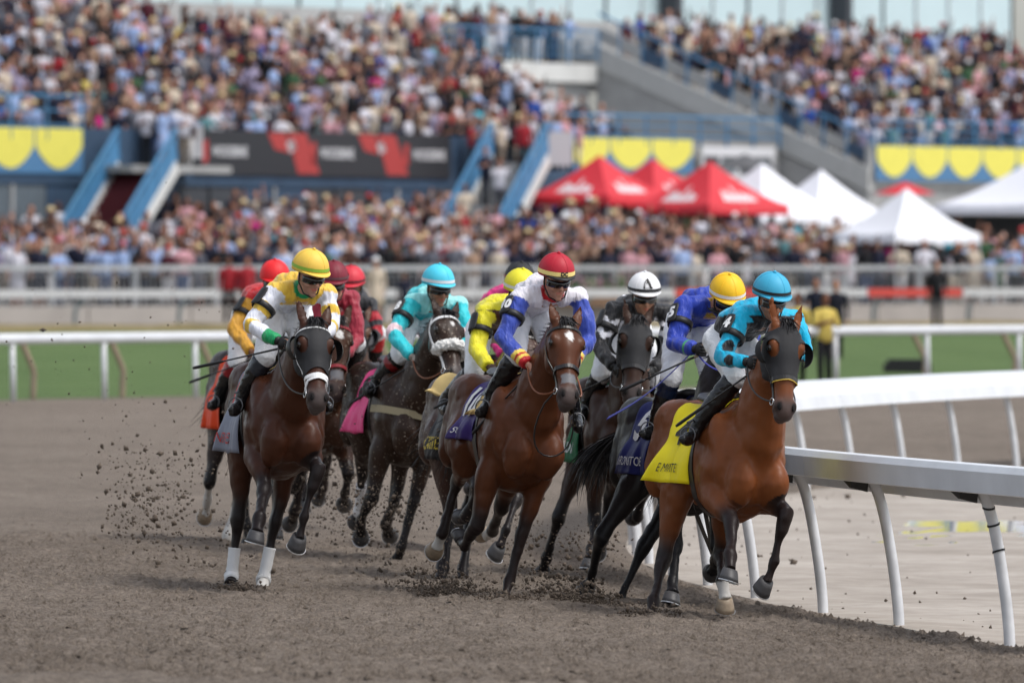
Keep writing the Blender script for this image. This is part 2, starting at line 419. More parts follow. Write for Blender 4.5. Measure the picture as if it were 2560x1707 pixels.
gs = empty('grandstand', SPt(0, 0, 0)); tag(gs, 'concrete grandstand with blue walls and raked standing decks packed with spectators', 'grandstand')
def gpart(mb, name, m): o = mb.build(name, m); o.parent = gs; o.matrix_parent_inverse = Matrix.Translation(gs.location).inverted(); return o
LROW = [(-.6 - .85 * i, 5.3 + .36 * i) for i in range(16)]
RROW = [(2.7 - .92 * i, 5.3 + .37 * i) for i in range(15)]
for i, (v, z) in enumerate(LROW):
    mb = MB(); sbox(mb, -12, 29.4 if i < 7 else 36, v - .42, v + .43, z - 1.0, z); gpart(mb, 'standing_step', M_CONC)
for i, (v, z) in enumerate(RROW):
    mb = MB(); sbox(mb, 38.7, 66, v - .46, v + .46, z - 1.2, z); gpart(mb, 'standing_step', M_CONC)
mb = MB(); sbox(mb, -12, 29.5, -.2, .0, 4.76, 6.35); gpart(mb, 'front_parapet', M_BLUEW)
mb = MB(); sbox(mb, 29.5, 38.2, -.2, .0, 5.0, 6.35); gpart(mb, 'front_parapet', M_CONC)
mb = MB(); sbox(mb, 38.4, 66, 3.15, 3.35, 5.0, 6.3); gpart(mb, 'front_parapet', M_CONC)
mb = MB(); sbox(mb, -12, 38.2, -7, -.36, 4.75, 5.0); gpart(mb, 'deck_slab', M_CONC)
mb = MB(); sbox(mb, 38.4, 66, -7, 3.15, 4.6, 5.0); gpart(mb, 'deck_slab', M_CONC)
for i in range(17):
    u = -12 + i * 3.1; mb = MB(); sbox(mb, u, u + 3.04, -.15, -.05, 1.5, 4.75); gpart(mb, 'wall_panel', (M_BLUEW, M_DARK, M_BLUEW, mat('blue_grey_panel', srgb(88, 98, 106), .7, var=.2), M_BLUEW, M_BLUEW, M_DARK)[i % 7])  # dark ones are flush: the shade of door openings is put into their colour
    mb = MB(); sbox(mb, u + 1.4, u + 1.5, -.05, .03, 1.5, 4.74); gpart(mb, 'downpipe', M_CONC if i % 2 else M_DARK)
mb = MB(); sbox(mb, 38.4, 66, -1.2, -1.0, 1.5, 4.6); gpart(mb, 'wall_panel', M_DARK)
# raised concourse between the two decks, white fascia
mb = MB(); sbox(mb, 29.6, 38.3, -12.5, -7.0, 8.35, 8.95); gpart(mb, 'concourse_slab', M_CONCL)
for k in range(6):
    mb = MB(); sbox(mb, 29.6, 38.3, -7.6 - k * .02, -7.3, 5.02 + k * .56, 5.02 + k * .56 + .5); gpart(mb, 'back_wall_course', M_CONC)
mb = MB(); sbox(mb, 29.6, 38.3, -7.3, -.2, 6.0, 6.1); gpart(mb, 'lean_to_roof', mat('grey_roof', (.30, .31, .32), .7, var=.15, vscale=.8))
# sloping side wall of the right deck with its parapet
def slope(name, m, z0, z1, w0, w1):
    mb = MB(); a = [SPt(u, v, z + dz) for (v, z) in ((3.35, 5.35), (-7.2, 9.45)) for dz in (z0, z1) for u in (38.4 + w0, 38.4 + w1)]
    mb.add(a, [(0, 1, 3, 2), (4, 6, 7, 5), (0, 2, 6, 4), (1, 5, 7, 3), (0, 4, 5, 1), (2, 3, 7, 6)]); gpart(mb, name, m)
slope('side_parapet', mat('side_concrete', (.43, .43, .42), .85, var=.08), -.55, .18, -.12, .2)
mb = MB(); pts = [(3.2, 1.5), (3.2, 4.75), (-7.1, 8.85), (-7.1, 1.5)]
mb.add([SPt(u, v, z) for u in (38.4, 38.6) for v, z in pts], [(0, 1, 2, 3), (7, 6, 5, 4), (0, 4, 5, 1), (1, 5, 6, 2), (2, 6, 7, 3), (3, 7, 4, 0)]); gpart(mb, 'side_wall', M_CONC)
# upper hall of pale glass
U = 12.0; i = 0
while U < 75:
    w = 2.2; mb = MB(); sbox(mb, U, U + w - .06, -14.3, -14.2, 8.6, 16); gpart(mb, 'glass_panel', M_GLASSW)
    mb = MB(); sbox(mb, U + w - .06, U + w, -14.3, -14.12, 8.6, 16); gpart(mb, 'mullion', mat('mullion', (.5, .52, .53), .5) if i % 4 else M_DARK); U += w; i += 1
for u in (52.6, 63.4):
    mb = MB(); sbox(mb, u, u + .35, -14.1, -13.4, 8.6, 16); gpart(mb, 'dark_column', M_DARK)
mb = MB(); sbox(mb, -12, 75, -14.2, -12.4, 8.3, 8.62); gpart(mb, 'upper_floor', M_CONC)

def railing(u0, u1, v, z, h, label, name='railing', fill=5, m=M_BLUER):
    r = empty(name, SPt(u0, v, z)); tag(r, label, 'railing', 'blue grandstand railings'); n = max(2, int((u1 - u0) / 1.5))
    W0 = SPt(u0, v, z)
    for k in range(n + 1):
        mb = MB(); p = SPt(u0 + (u1 - u0) * k / n, v, z) - W0; mb.bar(p, p + Vector((0, 0, h)), .07); mb.build('post', m, r)
    for k in range(fill):
        zz = h * (k + 1) / fill; mb = MB(); mb.bar(Vector((0, 0, zz)), SPt(u1, v, z) - W0 + Vector((0, 0, zz)), .05 if k < fill - 1 else .08); mb.build('rail', m, r)
    return r
railing(-8, 1.9, .06, 6.0, 1.25, 'blue railing above the left yellow scalloped banner', fill=3)
railing(29.6, 38.3, -6.95, 8.95, 1.05, 'blue railing on the white raised concourse', fill=4)
railing(26, 38.2, .06, 6.2, .9, 'blue railing above the middle yellow scalloped banner', fill=3)
railing(38.5, 66, 3.42, 6.2, .85, 'blue railing in front of the right deck', fill=3)
def slope_rail():
    r = empty('railing', SPt(38.45, 3.3, 5.5)); tag(r, 'blue panelled railing stepping up the sloping edge of the right deck', 'railing', 'blue grandstand railings'); W0 = SPt(38.45, 3.3, 5.5)
    n = 12
    for k in range(n):
        v0 = 3.3 - 10.4 * k / n; v1 = 3.3 - 10.4 * (k + 1) / n; z = 5.5 + 4.05 * k / n; mb = MB()
        p = SPt(38.45, v0 - .05, z + .1) - W0; q = SPt(38.45, v1 + .05, z + .45) - W0; mb.bar(p + Vector((0, 0, .3)), q + Vector((0, 0, .3)), .04, .4); mb.build('panel', M_CONC if k % 3 else M_BLUEW, r); mb = MB(); mb.bar(p + Vector((0, 0, .95)), q + Vector((0, 0, .95)), .06); mb.build('rail', M_BLUER, r)
        mb = MB(); p = SPt(38.45, v0, z) - W0; mb.bar(p, p + Vector((0, 0, 1.1)), .07); mb.build('post', M_BLUER, r)
slope_rail()

# ------------------------------------------------------------------ banners
def scallop_banner(u0, u1, v, z0, z1, n, label):
    r = empty('banner', SPt(u0, v, z0)); tag(r, label, 'banner', 'yellow scalloped banners'); W0 = SPt(u0, v, z0)
    mb = MB(); mb.box((SPt((u0 + u1) / 2, v + .02, (z0 + z1) / 2) - W0), (u1 - u0, .03, z1 - z0), M=RS); mb.build('backing', M_BBLU, r)
    w = (u1 - u0) / n
    for k in range(n):
        pts = [(k * w + .02 * w, z1 - z0 - .03)]; m_ = 14
        for j in range(m_ + 1):
            t = j / m_; pts.append((k * w + w * (.02 + .96 * t), (z1 - z0) * (.60 - .50 * math.sin(math.pi * t) ** .8)))
        pts.append((k * w + .98 * w, z1 - z0 - .03))
        f = [SPt(u0 + a, v + .05, z0 + b) - W0 for a, b in pts]; g = [SPt(u0 + a, v + .036, z0 + b) - W0 for a, b in pts]; mb = MB(); nn = len(f)
        mb.add(f + g, [tuple(range(nn - 1, -1, -1)), tuple(range(nn, 2 * nn))] + [(i, (i + 1) % nn, nn + (i + 1) % nn, nn + i) for i in range(nn)]); mb.build('swag', M_BYEL, r)
scallop_banner(-7.0, 1.9, .03, 5.05, 6.35, 4, 'yellow and blue scalloped banner at the far left of the stand')
scallop_banner(26.2, 33.2, .03, 5.35, 6.42, 3, 'yellow and blue scalloped banner above the red tents')
scallop_banner(38.6, 60, 3.4, 5.15, 6.28, 10, 'yellow and blue scalloped banner on the right deck')
bb = empty('banner', SPt(7.2, .04, 5.1)); tag(bb, 'long black advertising banner with red slashes and white lettering', 'banner'); W0 = SPt(7.2, .04, 5.1)
mb = MB(); mb.box(SPt(13.6, .06, 5.73) - W0, (12.8, .03, 1.3), M=RS); mb.build('backing', M_BANK, bb)
def flat_on(poly, name, m):
    f = [SPt(a, .085, b) - W0 for a, b in poly]; me = bpy.data.meshes.new(name); me.from_pydata(f, [], [tuple(range(len(f)))]); link_mesh(name, me, m, bb)
for uc in (10.7, 15.2):
    flat_on([(uc, 6.33), (uc + .9, 6.33), (uc + 1.15, 5.75), (uc + .35, 5.85)], 'red_slash', M_BRED); flat_on([(uc + 1.0, 6.33), (uc + 1.9, 6.33), (uc + 2.6, 5.15), (uc + 1.5, 5.15), (uc + 1.3, 5.6)], 'red_slash', M_BRED)
    flat_on([(uc + .9, 6.05), (uc + 1.3, 6.15), (uc + 1.45, 5.85), (uc + 1.1, 5.75)], 'white_mark', M_BWH)
for uc in (7.9, 13.2, 17.9):
    flat_on([(uc - .35, 6.05), (uc - .1, 6.1), (uc - .1, 5.45), (uc - .35, 5.4)], 'red_mark', M_BRED)
    text_on('WOODBINE', .42, lambda a, b, uc=uc: SPt(uc + .95 + a * .72, .09, 5.75 + b) - W0, 'lettering', M_BWH, bb, .012, 0)

# ------------------------------------------------------------------ staircases
def staircase(top, run, drop, width, label, carpet):
    r = empty('staircase', top); tag(r, label, 'staircase', 'blue staircases'); sd = Vector((-.31, -.95, 0)); wd = Vector((.95, -.31, 0)); n = 16
    MM = Matrix((wd, -sd, Vector((0, 0, 1)))).transposed()
    for k in range(n):
        c = sd * (run * (k + .5) / n) + Vector((0, 0, -drop * (k + 1) / n)); mb = MB(); mb.box(c + Vector((0, 0, -.15)), (width - .1, run / n + .01, .3), M=MM); mb.build('step', carpet, r)
    for s in (-1, 1):
        b0 = wd * (s * width / 2); 
        mb = MB(); mb.bar(b0 + Vector((0, 0, -.1)), b0 + sd * run + Vector((0, 0, -drop - .1)), .10, .38); mb.build('stringer', M_CONCL, r)
        for h, w in ((1.0, .09), (.72, .045), (.5, .045), (.3, .045)):
            mb = MB(); mb.bar(b0 + Vector((0, 0, h)), b0 + sd * run + Vector((0, 0, h - drop)), w); mb.build('handrail' if h == 1.0 else 'rail', M_BLUER, r)
        for k in range(7):
            p = b0 + sd * (run * k / 6) + Vector((0, 0, -drop * k / 6)); mb = MB(); mb.bar(p, p + Vector((0, 0, 1.0)), .06); mb.build('post', M_BLUER, r)
        mb = MB(); mb.bar(b0 + Vector((0, 0, .45)), b0 + sd * run + Vector((0, 0, .45 - drop)), .02, .62); mb.build('side_panel', M_BLUER, r)
    return r
staircase(Vector((-10.35, 242.2, 5.35)), 4.8, 2.9, 1.75, 'blue railed staircase with maroon carpet at the left', M_CARPET)
p2 = at(1300, 392, 250.5); staircase(p2, 4.8, 2.9, 1.7, 'blue railed staircase in the middle with spectators on it', M_CONC)
mb = MB(); sbox(mb, 2.2, 6.9, .1, 1.6, 5.1, 5.3); gpart(mb, 'stair_landing', M_CONC)
mb = MB(); sbox(mb, 20.5, 25, .1, 1.6, 5.1, 5.3); gpart(mb, 'stair_landing', M_BLUEW)
# white notice boards beside the stairs
for (px, py, d, w, h, nm) in ((480, 355, 245, .62, .95, 'left'), (1400, 372, 254, .75, 1.0, 'middle')):
    c = at(px, py, d); r = MB(); r.box(c, (w, .05, h)); o = r.build('notice_board', M_BWH); tag(o, 'plain white board at the top of the %s blue staircase' % nm, 'board', 'white boards')
# framed windows under the sloping wall
wf = empty('window_block', SPt(33.6, .2, 4.0)); tag(wf, 'white framed window block under the grey sloping wall, right of the yellow banner', 'window'); W0 = SPt(33.6, .2, 4.0)
for i in range(4):
    for j in range(2):
        mb = MB(); mb.box(SPt(33.95 + i * 1.0, .2, 4.9 + j * .75) - W0, (.8, .04, .6), M=RS); mb.build('pane', M_DARK if (i + j) % 2 else mat('grey_pane', (.16, .19, .21), .15, .6), wf)
for i in range(5): mb = MB(); mb.box(SPt(33.45 + i * 1.0, .24, 5.25) - W0, (.13, .1, 1.7), M=RS); mb.build('frame', M_BWH, wf)
for j in range(3): mb = MB(); mb.box(SPt(35.45, .27, 4.5 + j * .77) - W0, (4.2, .1, .13 if j < 2 else .3), M=RS); mb.build('frame', M_BWH, wf)

# ------------------------------------------------------------------ apron, wall, fences in front of the crowd
FA = Vector((-13.56, 226.0, 0)); FB = Vector((14.4, 240.0, 0)); FD = (FB - FA).normalized(); FN = Vector((-FD.y, FD.x, 0))      # FN points away from the camera
def FP(a, b, z): return FA + FD * a + FN * b + Vector((0, 0, z))
FM = Matrix((FD, FN, Vector((0, 0, 1)))).transposed()
def apron_z(b): return 1.3 + 1.35 * min(max(b, 0) / 14, 1.1)
mb = MB(); mb.add([FP(-25, .1, 1.3), FP(60, .1, 1.3), FP(60, 60, 3.0), FP(-25, 60, 3.0)], [(0, 1, 2, 3)])
mb.v = []; mb.f = []; mb.m = []; mb.add([FP(a, b, apron_z(b)) for b in (.1, 15.4, 45) for a in (-25, 60)], [(0, 1, 3, 2), (2, 3, 5, 4)])
o = mb.build('apron_paving', mat('apron_concrete', (.3, .295, .285), .85, var=.12, vscale=.5)); tag(o, kind='structure')
cw = empty('concrete_wall', FP(0, 0, 0)); tag(cw, 'low weathered concrete wall below the crowd fence', 'wall')
M_WALLC = mat('weathered_wall', srgb(176, 168, 160), .85, var=.14, vscale=.8)
for k in range(17):
    mb = MB(); mb.box(FP(-8 + k * 3.0, 0, .95) - cw.location, (2.96, .25, .85), M=FM); mb.build('wall_block', M_WALLC, cw)
fe = empty('crowd_fence', FP(0, 0, 1.3)); tag(fe, 'galvanised steel mesh fence holding back the crowd', 'fence'); W0 = FP(0, 0, 1.3)
pm = MB()
for k in range(17): pm.bar(FD * (.06 + k * .135), FD * (.06 + k * .135) + Vector((0, 0, .95)), .016)
for h in (.04, .5, .93): pm.bar(FD * 0 + Vector((0, 0, h)), FD * 2.3 + Vector((0, 0, h)), .02)
pmesh = pm.mesh('mesh_panel'); pmesh.materials.append(M_GALV)
for k in range(20):
    o = bpy.data.objects.new('mesh_panel', pmesh); COL.objects.link(o); o.parent = fe; o.location = FD * (-8 + k * 2.4) + FN * .05; o['kind'] = 'stuff'
    mb = MB(); p = FD * (-8.05 + k * 2.4) + FN * .05; mb.bar(p, p + Vector((0, 0, 1.12)), .10); mb.build('post', M_GALV, fe)
    mb = MB(); p = FD * (-8.0 + k * 2.4) + FN * .05 + Vector((0, 0, 1.1)); mb.bar(p, p + FD * 2.36, .12, .14); mb.build('top_rail', M_GALV, fe)
fr = empty('far_rail', FP(0, -2.2, .8)); tag(fr, 'grey white running rail on dark gooseneck posts in front of the concrete wall', 'rail')
for k in range(16):
    a = -8 + k * 3.0; red = k in (9, 11)
    zz = 1.72
    mb = MB(); mb.bar(FP(a, -2.2, zz) - fr.location, FP(a + 2.97, -2.2, zz) - fr.location, .18, .22); mb.build('rail_cover', mat('red_rail', srgb(200, 70, 60), .5) if red else mat('dull_rail_paint', (.55, .55, .54), .5, var=.08), fr)
    pr = catmull([(0, -.3), (0, .35), (-.05, .6), (-.22, .82), (-.3, .88)], 3); mb = MB(); mb.tube([FP(a + .2 - q[0], -2.2, .75 + q[1]) - fr.location for q in pr], .055, 8); mb.build('post', mat('green_grey_post', (.14, .17, .17), .6), fr)
# planter box with flowers at the fence
pl = empty('planter', FP(17.6, -.4, 1.3)); tag(pl, 'wooden planter box with green and pink flowers against the fence', 'planter')
mb = MB(); mb.box(Vector((0, 0, .25)), (2.6, .4, .4), M=FM); mb.build('box', mat('planter_wood', (.2, .12, .07), .8, var=.2), pl)
r2 = random.Random(4); mb = MB(); mb2 = MB()
for k in range(420):
    c = FD * r2.uniform(-1.3, 1.3) + FN * r2.uniform(-.2, .2) + Vector((0, 0, .45 + abs(r2.gauss(0, .16)))); t = (mb if r2.random() < .75 else mb2); t.ell(c, (.05, .05, .025), Matrix.Rotation(r2.uniform(0, 3), 3, (r2.random(), r2.random(), .3)), 5, 3)
o = mb.build('foliage', mat('planter_leaves', (.05, .11, .03), .7), pl); o['kind'] = 'stuff'; o = mb2.build('flowers', mat('pink_petals', (.55, .25, .35), .7), pl); o['kind'] = 'stuff'

# ------------------------------------------------------------------ tents
M_TRED = mat('red_canopy', srgb(198, 35, 48), .6, var=.05); M_TWHITE = mat('white_canopy', (.76, .77, .82), .6, var=.04); M_LOGO = mat('canopy_print', (.72, .66, .68), .6)
def tent(px, py_apex, d, side, rot, eave, m, label, logo=False, legs=True, hgt=None):
    ap = at(px, py_apex, d); base = None; b = (Vector((ap.x, ap.y, 0)) - FA).dot(FN); gz = apron_z(b); r = empty('canopy_tent', (ap.x, ap.y, gz), rot); tag(r, label, 'tent', 'pop-up tents on the apron')
    H_ = ap.z - gz; E_ = H_ - eave; h = side / 2; mb = MB(); cs = [(-h, -h), (h, -h), (h, h), (-h, h)]; n = 8
    for k in range(4):
        a = cs[k]; b2 = cs[(k + 1) % 4]; vs = []; fs = []
        for i in range(n + 1):
            t = i / n; z = E_ + (H_ - E_) * (1 - t) ** 1.35
            for j in range(7):
                s_ = j / 6; vs.append((t * (a[0] + (b2[0] - a[0]) * s_), t * (a[1] + (b2[1] - a[1]) * s_), z - .06 * t * math.sin(math.pi * s_)))
        fs = [(i * 7 + j, (i + 1) * 7 + j, (i + 1) * 7 + j + 1, i * 7 + j + 1) for i in range(n) for j in range(6)]
        q = len(vs)
        for j in range(7): s_ = j / 6; vs.append((a[0] + (b2[0] - a[0]) * s_, a[1] + (b2[1] - a[1]) * s_, E_ - .28))
        fs += [(n * 7 + j, q + j, q + j + 1, n * 7 + j + 1) for j in range(6)]
        pn = MB(); pn.add(vs, fs); po = pn.build('canopy_panel', m, r, True)
        if logo:
            marks = MB(); 
            for w in range(9):
                s0 = .24 + w * .058; hh = .07 + .05 * math.sin(w * 1.9) ** 2 + (.06 if w in (0, 4) else 0)
                def cp(t, s_): return Vector((t * (a[0] + (b2[0] - a[0]) * s_), t * (a[1] + (b2[1] - a[1]) * s_), E_ + (H_ - E_) * (1 - t) ** 1.35 - .06 * t * math.sin(math.pi * s_) + .02))
                marks.add([cp(.82, s0), cp(.82, s0 + .05), cp(.82 - hh * 2, s0 + .055), cp(.82 - hh * 2, s0 + .01)], [(0, 1, 2, 3)])
            lo = marks.build('printed_mark', M_LOGO, po); lo['kind'] = 'stuff'
    if legs:
        for x, y in cs: mb = MB(); mb.bar((x * .97, y * .97, 0), (x * .97, y * .97, E_), .06); mb.build('leg', M_GALV, r)
    return r
tent(1498, 388, 251, 3.1, .9, 1.2, M_TRED, 'red pop-up tent with white print, leftmost of the three red tents', True)
tent(1632, 396, 255, 2.9, .8, 1.15, M_TRED, 'red pop-up tent partly hidden between the two other red tents', True)
tent(1775, 402, 249, 3.25, .75, 1.3, M_TRED, 'red pop-up tent with white print, rightmost and largest of the red tents', True)
tent(1905, 408, 255, 3.5, .75, 1.5, M_TWHITE, 'white pop-up tent just right of the red tents')
tent(2052, 424, 258, 3.3, .7, 1.45, M_TWHITE, 'white pop-up tent second from the red tents')
tent(2265, 470, 241, 3.0, .6, 1.3, M_TWHITE, 'white pop-up tent standing lowest and nearest, below the red parasol')
tent(2590, 395, 254, 4.3, .75, 1.4, M_TWHITE, 'white pop-up tent cut by the right edge of the picture')
um = empty('parasol', at(2262, 560, 262)); tag(um, 'red parasol behind the lowest white tent', 'parasol'); mb = MB(); n = 8; W0 = um.location
ap = at(2262, 455, 262) - W0; rim = [ap + Vector((.95 * math.cos(2 * math.pi * k / n), .95 * math.sin(2 * math.pi * k / n), -.38)) for k in range(n)]
mb.add([ap] + rim, [(0, 1 + k, 1 + (k + 1) % n) for k in range(n)]); mb.build('canopy', M_TRED, um); mb = MB(); mb.bar(ap - Vector((0, 0, 3.0)), ap, .05); mb.build('pole', M_GALV, um)
um = empty('parasol', at(1862, 460, 266)); tag(um, 'dark grey parasol under the sloping grey wall', 'parasol'); mb = MB(); W0 = um.location
ap = at(1862, 385, 266) - W0; rim = [ap + Vector((1.2 * math.cos(2 * math.pi * k / n), 1.2 * math.sin(2 * math.pi * k / n), -.45)) for k in range(n)]
mb.add([ap] + rim, [(0, 1 + k, 1 + (k + 1) % n) for k in range(n)]); mb.build('canopy', mat('grey_canopy', (.09, .09, .095), .7), um); mb = MB(); mb.bar(ap - Vector((0, 0, 3.0)), ap, .05); mb.build('pole', M_GALV, um)
# black equipment case lying on the turf
c = at(2268, 0, 172); zc = zxy(c.x, c.y); eb = empty('equipment_case', (c.x, c.y, zc)); tag(eb, 'black equipment case lying on the turf behind the outer rail', 'case')
mb = MB(); mb.box((0, 0, .1), (.95, .5, .2)); mb.build('case_body', M_BLACK, eb); mb = MB(); mb.box((0, 0, .24), (.8, .42, .08)); mb.build('lid', M_BLACK, eb)
# ------------------------------------------------------------------ race horses
M_COAT = mat('horse_coat', (.1, .05, .03), .34, .18, attr='col', var=.12, vscale=6, bump=.15, bscale=45, bdist=.006)
M_HAIR = mat('horse_hair', (.012, .011, .012), .5, .45, attr=None, var=.3, vscale=20)
M_HOOF = mat('hoof_horn', (.07, .066, .064), .5, .4, attr='col', var=.2, vscale=30, bump=.1, bscale=60)
M_SHOE = mat('steel_shoe', (.55, .55, .56), .35, .5, metal=.8)
M_EYE = mat('horse_eye', (.008, .005, .004), .06, .8)
M_LEATHER = mat('black_leather', (.014, .013, .013), .38, .5, bump=.1, bscale=80)
M_BROWNL = mat('tan_leather', (.22, .07, .025), .45, .5)
M_WHITE = mat('white_webbing', (.78, .78, .78), .6, .4)
M_STEEL = mat('bright_steel', (.6, .6, .6), .22, .5, metal=1.0)
def _sweat(m):
    nt = m.node_tree; N = nt.nodes; L = nt.links; b = N['Principled BSDF']; tc = N.new('ShaderNodeTexCoord'); nz = N.new('ShaderNodeTexNoise'); nz.inputs['Scale'].default_value = 9; nz.inputs['Detail'].default_value = 8; nz.inputs['Roughness'].default_value = .7
    mp = N.new('ShaderNodeMapping'); mp.inputs['Scale'].default_value = (1.6, 1.6, .6); L.new(tc.outputs['Object'], mp.inputs['Vector']); L.new(mp.outputs[0], nz.inputs['Vector'])
    mr = N.new('ShaderNodeMapRange'); mr.inputs['From Min'].default_value = .3; mr.inputs['From Max'].default_value = .7; mr.inputs['To Min'].default_value = .24; mr.inputs['To Max'].default_value = .58; L.new(nz.outputs['Fac'], mr.inputs['Value']); L.new(mr.outputs[0], b.inputs['Roughness'])
_sweat(M_COAT)
def mud_coat():
    m = M_COAT.copy(); m.name = 'mud_flecked_coat'; nt = m.node_tree; N = nt.nodes; L = nt.links; b = N['Principled BSDF']; src = b.inputs['Base Color'].links[0].from_socket
    tc = N.new('ShaderNodeTexCoord'); vo = N.new('ShaderNodeTexNoise'); vo.inputs['Scale'].default_value = 42; vo.inputs['Detail'].default_value = 3; L.new(tc.outputs['Object'], vo.inputs['Vector'])
    v2 = N.new('ShaderNodeTexNoise'); v2.inputs['Scale'].default_value = 3.0; L.new(tc.outputs['Object'], v2.inputs['Vector'])
    ad = N.new('ShaderNodeMath'); ad.operation = 'MULTIPLY_ADD'; ad.inputs[1].default_value = .25; L.new(v2.outputs['Fac'], ad.inputs[0]); L.new(vo.outputs['Fac'], ad.inputs[2])
    mr = N.new('ShaderNodeMapRange'); mr.inputs['From Min'].default_value = .76; mr.inputs['From Max'].default_value = .80; mr.inputs['To Max'].default_value = .7; L.new(ad.outputs[0], mr.inputs['Value'])
    mx = N.new('ShaderNodeMix'); mx.data_type = 'RGBA'; mx.inputs[7].default_value = (.26, .21, .165, 1); L.new(mr.outputs[0], mx.inputs['Factor']); L.new(src, mx.inputs[6]); L.new(mx.outputs[2], b.inputs['Base Color']); return m
M_COATMUD = mud_coat()
M_NOSTRIL = mat('nostril', (.004, .003, .003), .7, .2)
BLACKPT = np.array((.0075, .007, .0078))

def seg_dist(V, a, b):
    a = np.array(a); b = np.array(b); ab = b - a; t = np.clip(((V - a) @ ab) / (ab @ ab), 0, 1)
    return np.linalg.norm(V - (a + t[:, None] * ab), axis=1), t

def ribbon(mb, pts, nrm, w, th=.005, mi=0):
    """flat strap following pts, lying on a surface with normals nrm"""
    m = len(pts); vs = []
    for i in range(m):
        t = (pts[min(i + 1, m - 1)] - pts[max(i - 1, 0)]).normalized(); n = nrm[i]; sd = t.cross(n)
        if sd.length < 1e-5: sd = t.orthogonal()
        sd.normalize(); n2 = sd.cross(t)
        for a, b in ((-1, 0), (1, 0), (1, 1), (-1, 1)): vs.append(pts[i] + sd * (a * w / 2) + n2 * (b * th))
    fs = [(3, 2, 1, 0), tuple((m - 1) * 4 + k for k in range(4))]
    for i in range(m - 1):
        for k in range(4): fs.append((i * 4 + k, i * 4 + (k + 1) % 4, (i + 1) * 4 + (k + 1) % 4, (i + 1) * 4 + k))
    mb.add(vs, fs, mi)

FORE_L = (.44, .325, .17); HIND_L = (.485, .40, .17)
DEF = {  # default limb poses relative to the trunk (x forward, z up), used where a leg is hidden
    'stance': [(.42, .93), (.47, .50), (.44, .19), (.50, .05)], 'reach': [(.46, .95), (.82, .70), (1.02, .46), (1.13, .36)],
    'fold': [(.46, .95), (.80, .72), (.58, .50), (.45, .47)],
    'hback': [(-.30, .99), (-.74, .62), (-.86, .27), (-.97, .17)], 'hunder': [(-.12, .96), (-.42, .55), (-.22, .23), (-.14, .10)]}

class Horse: pass

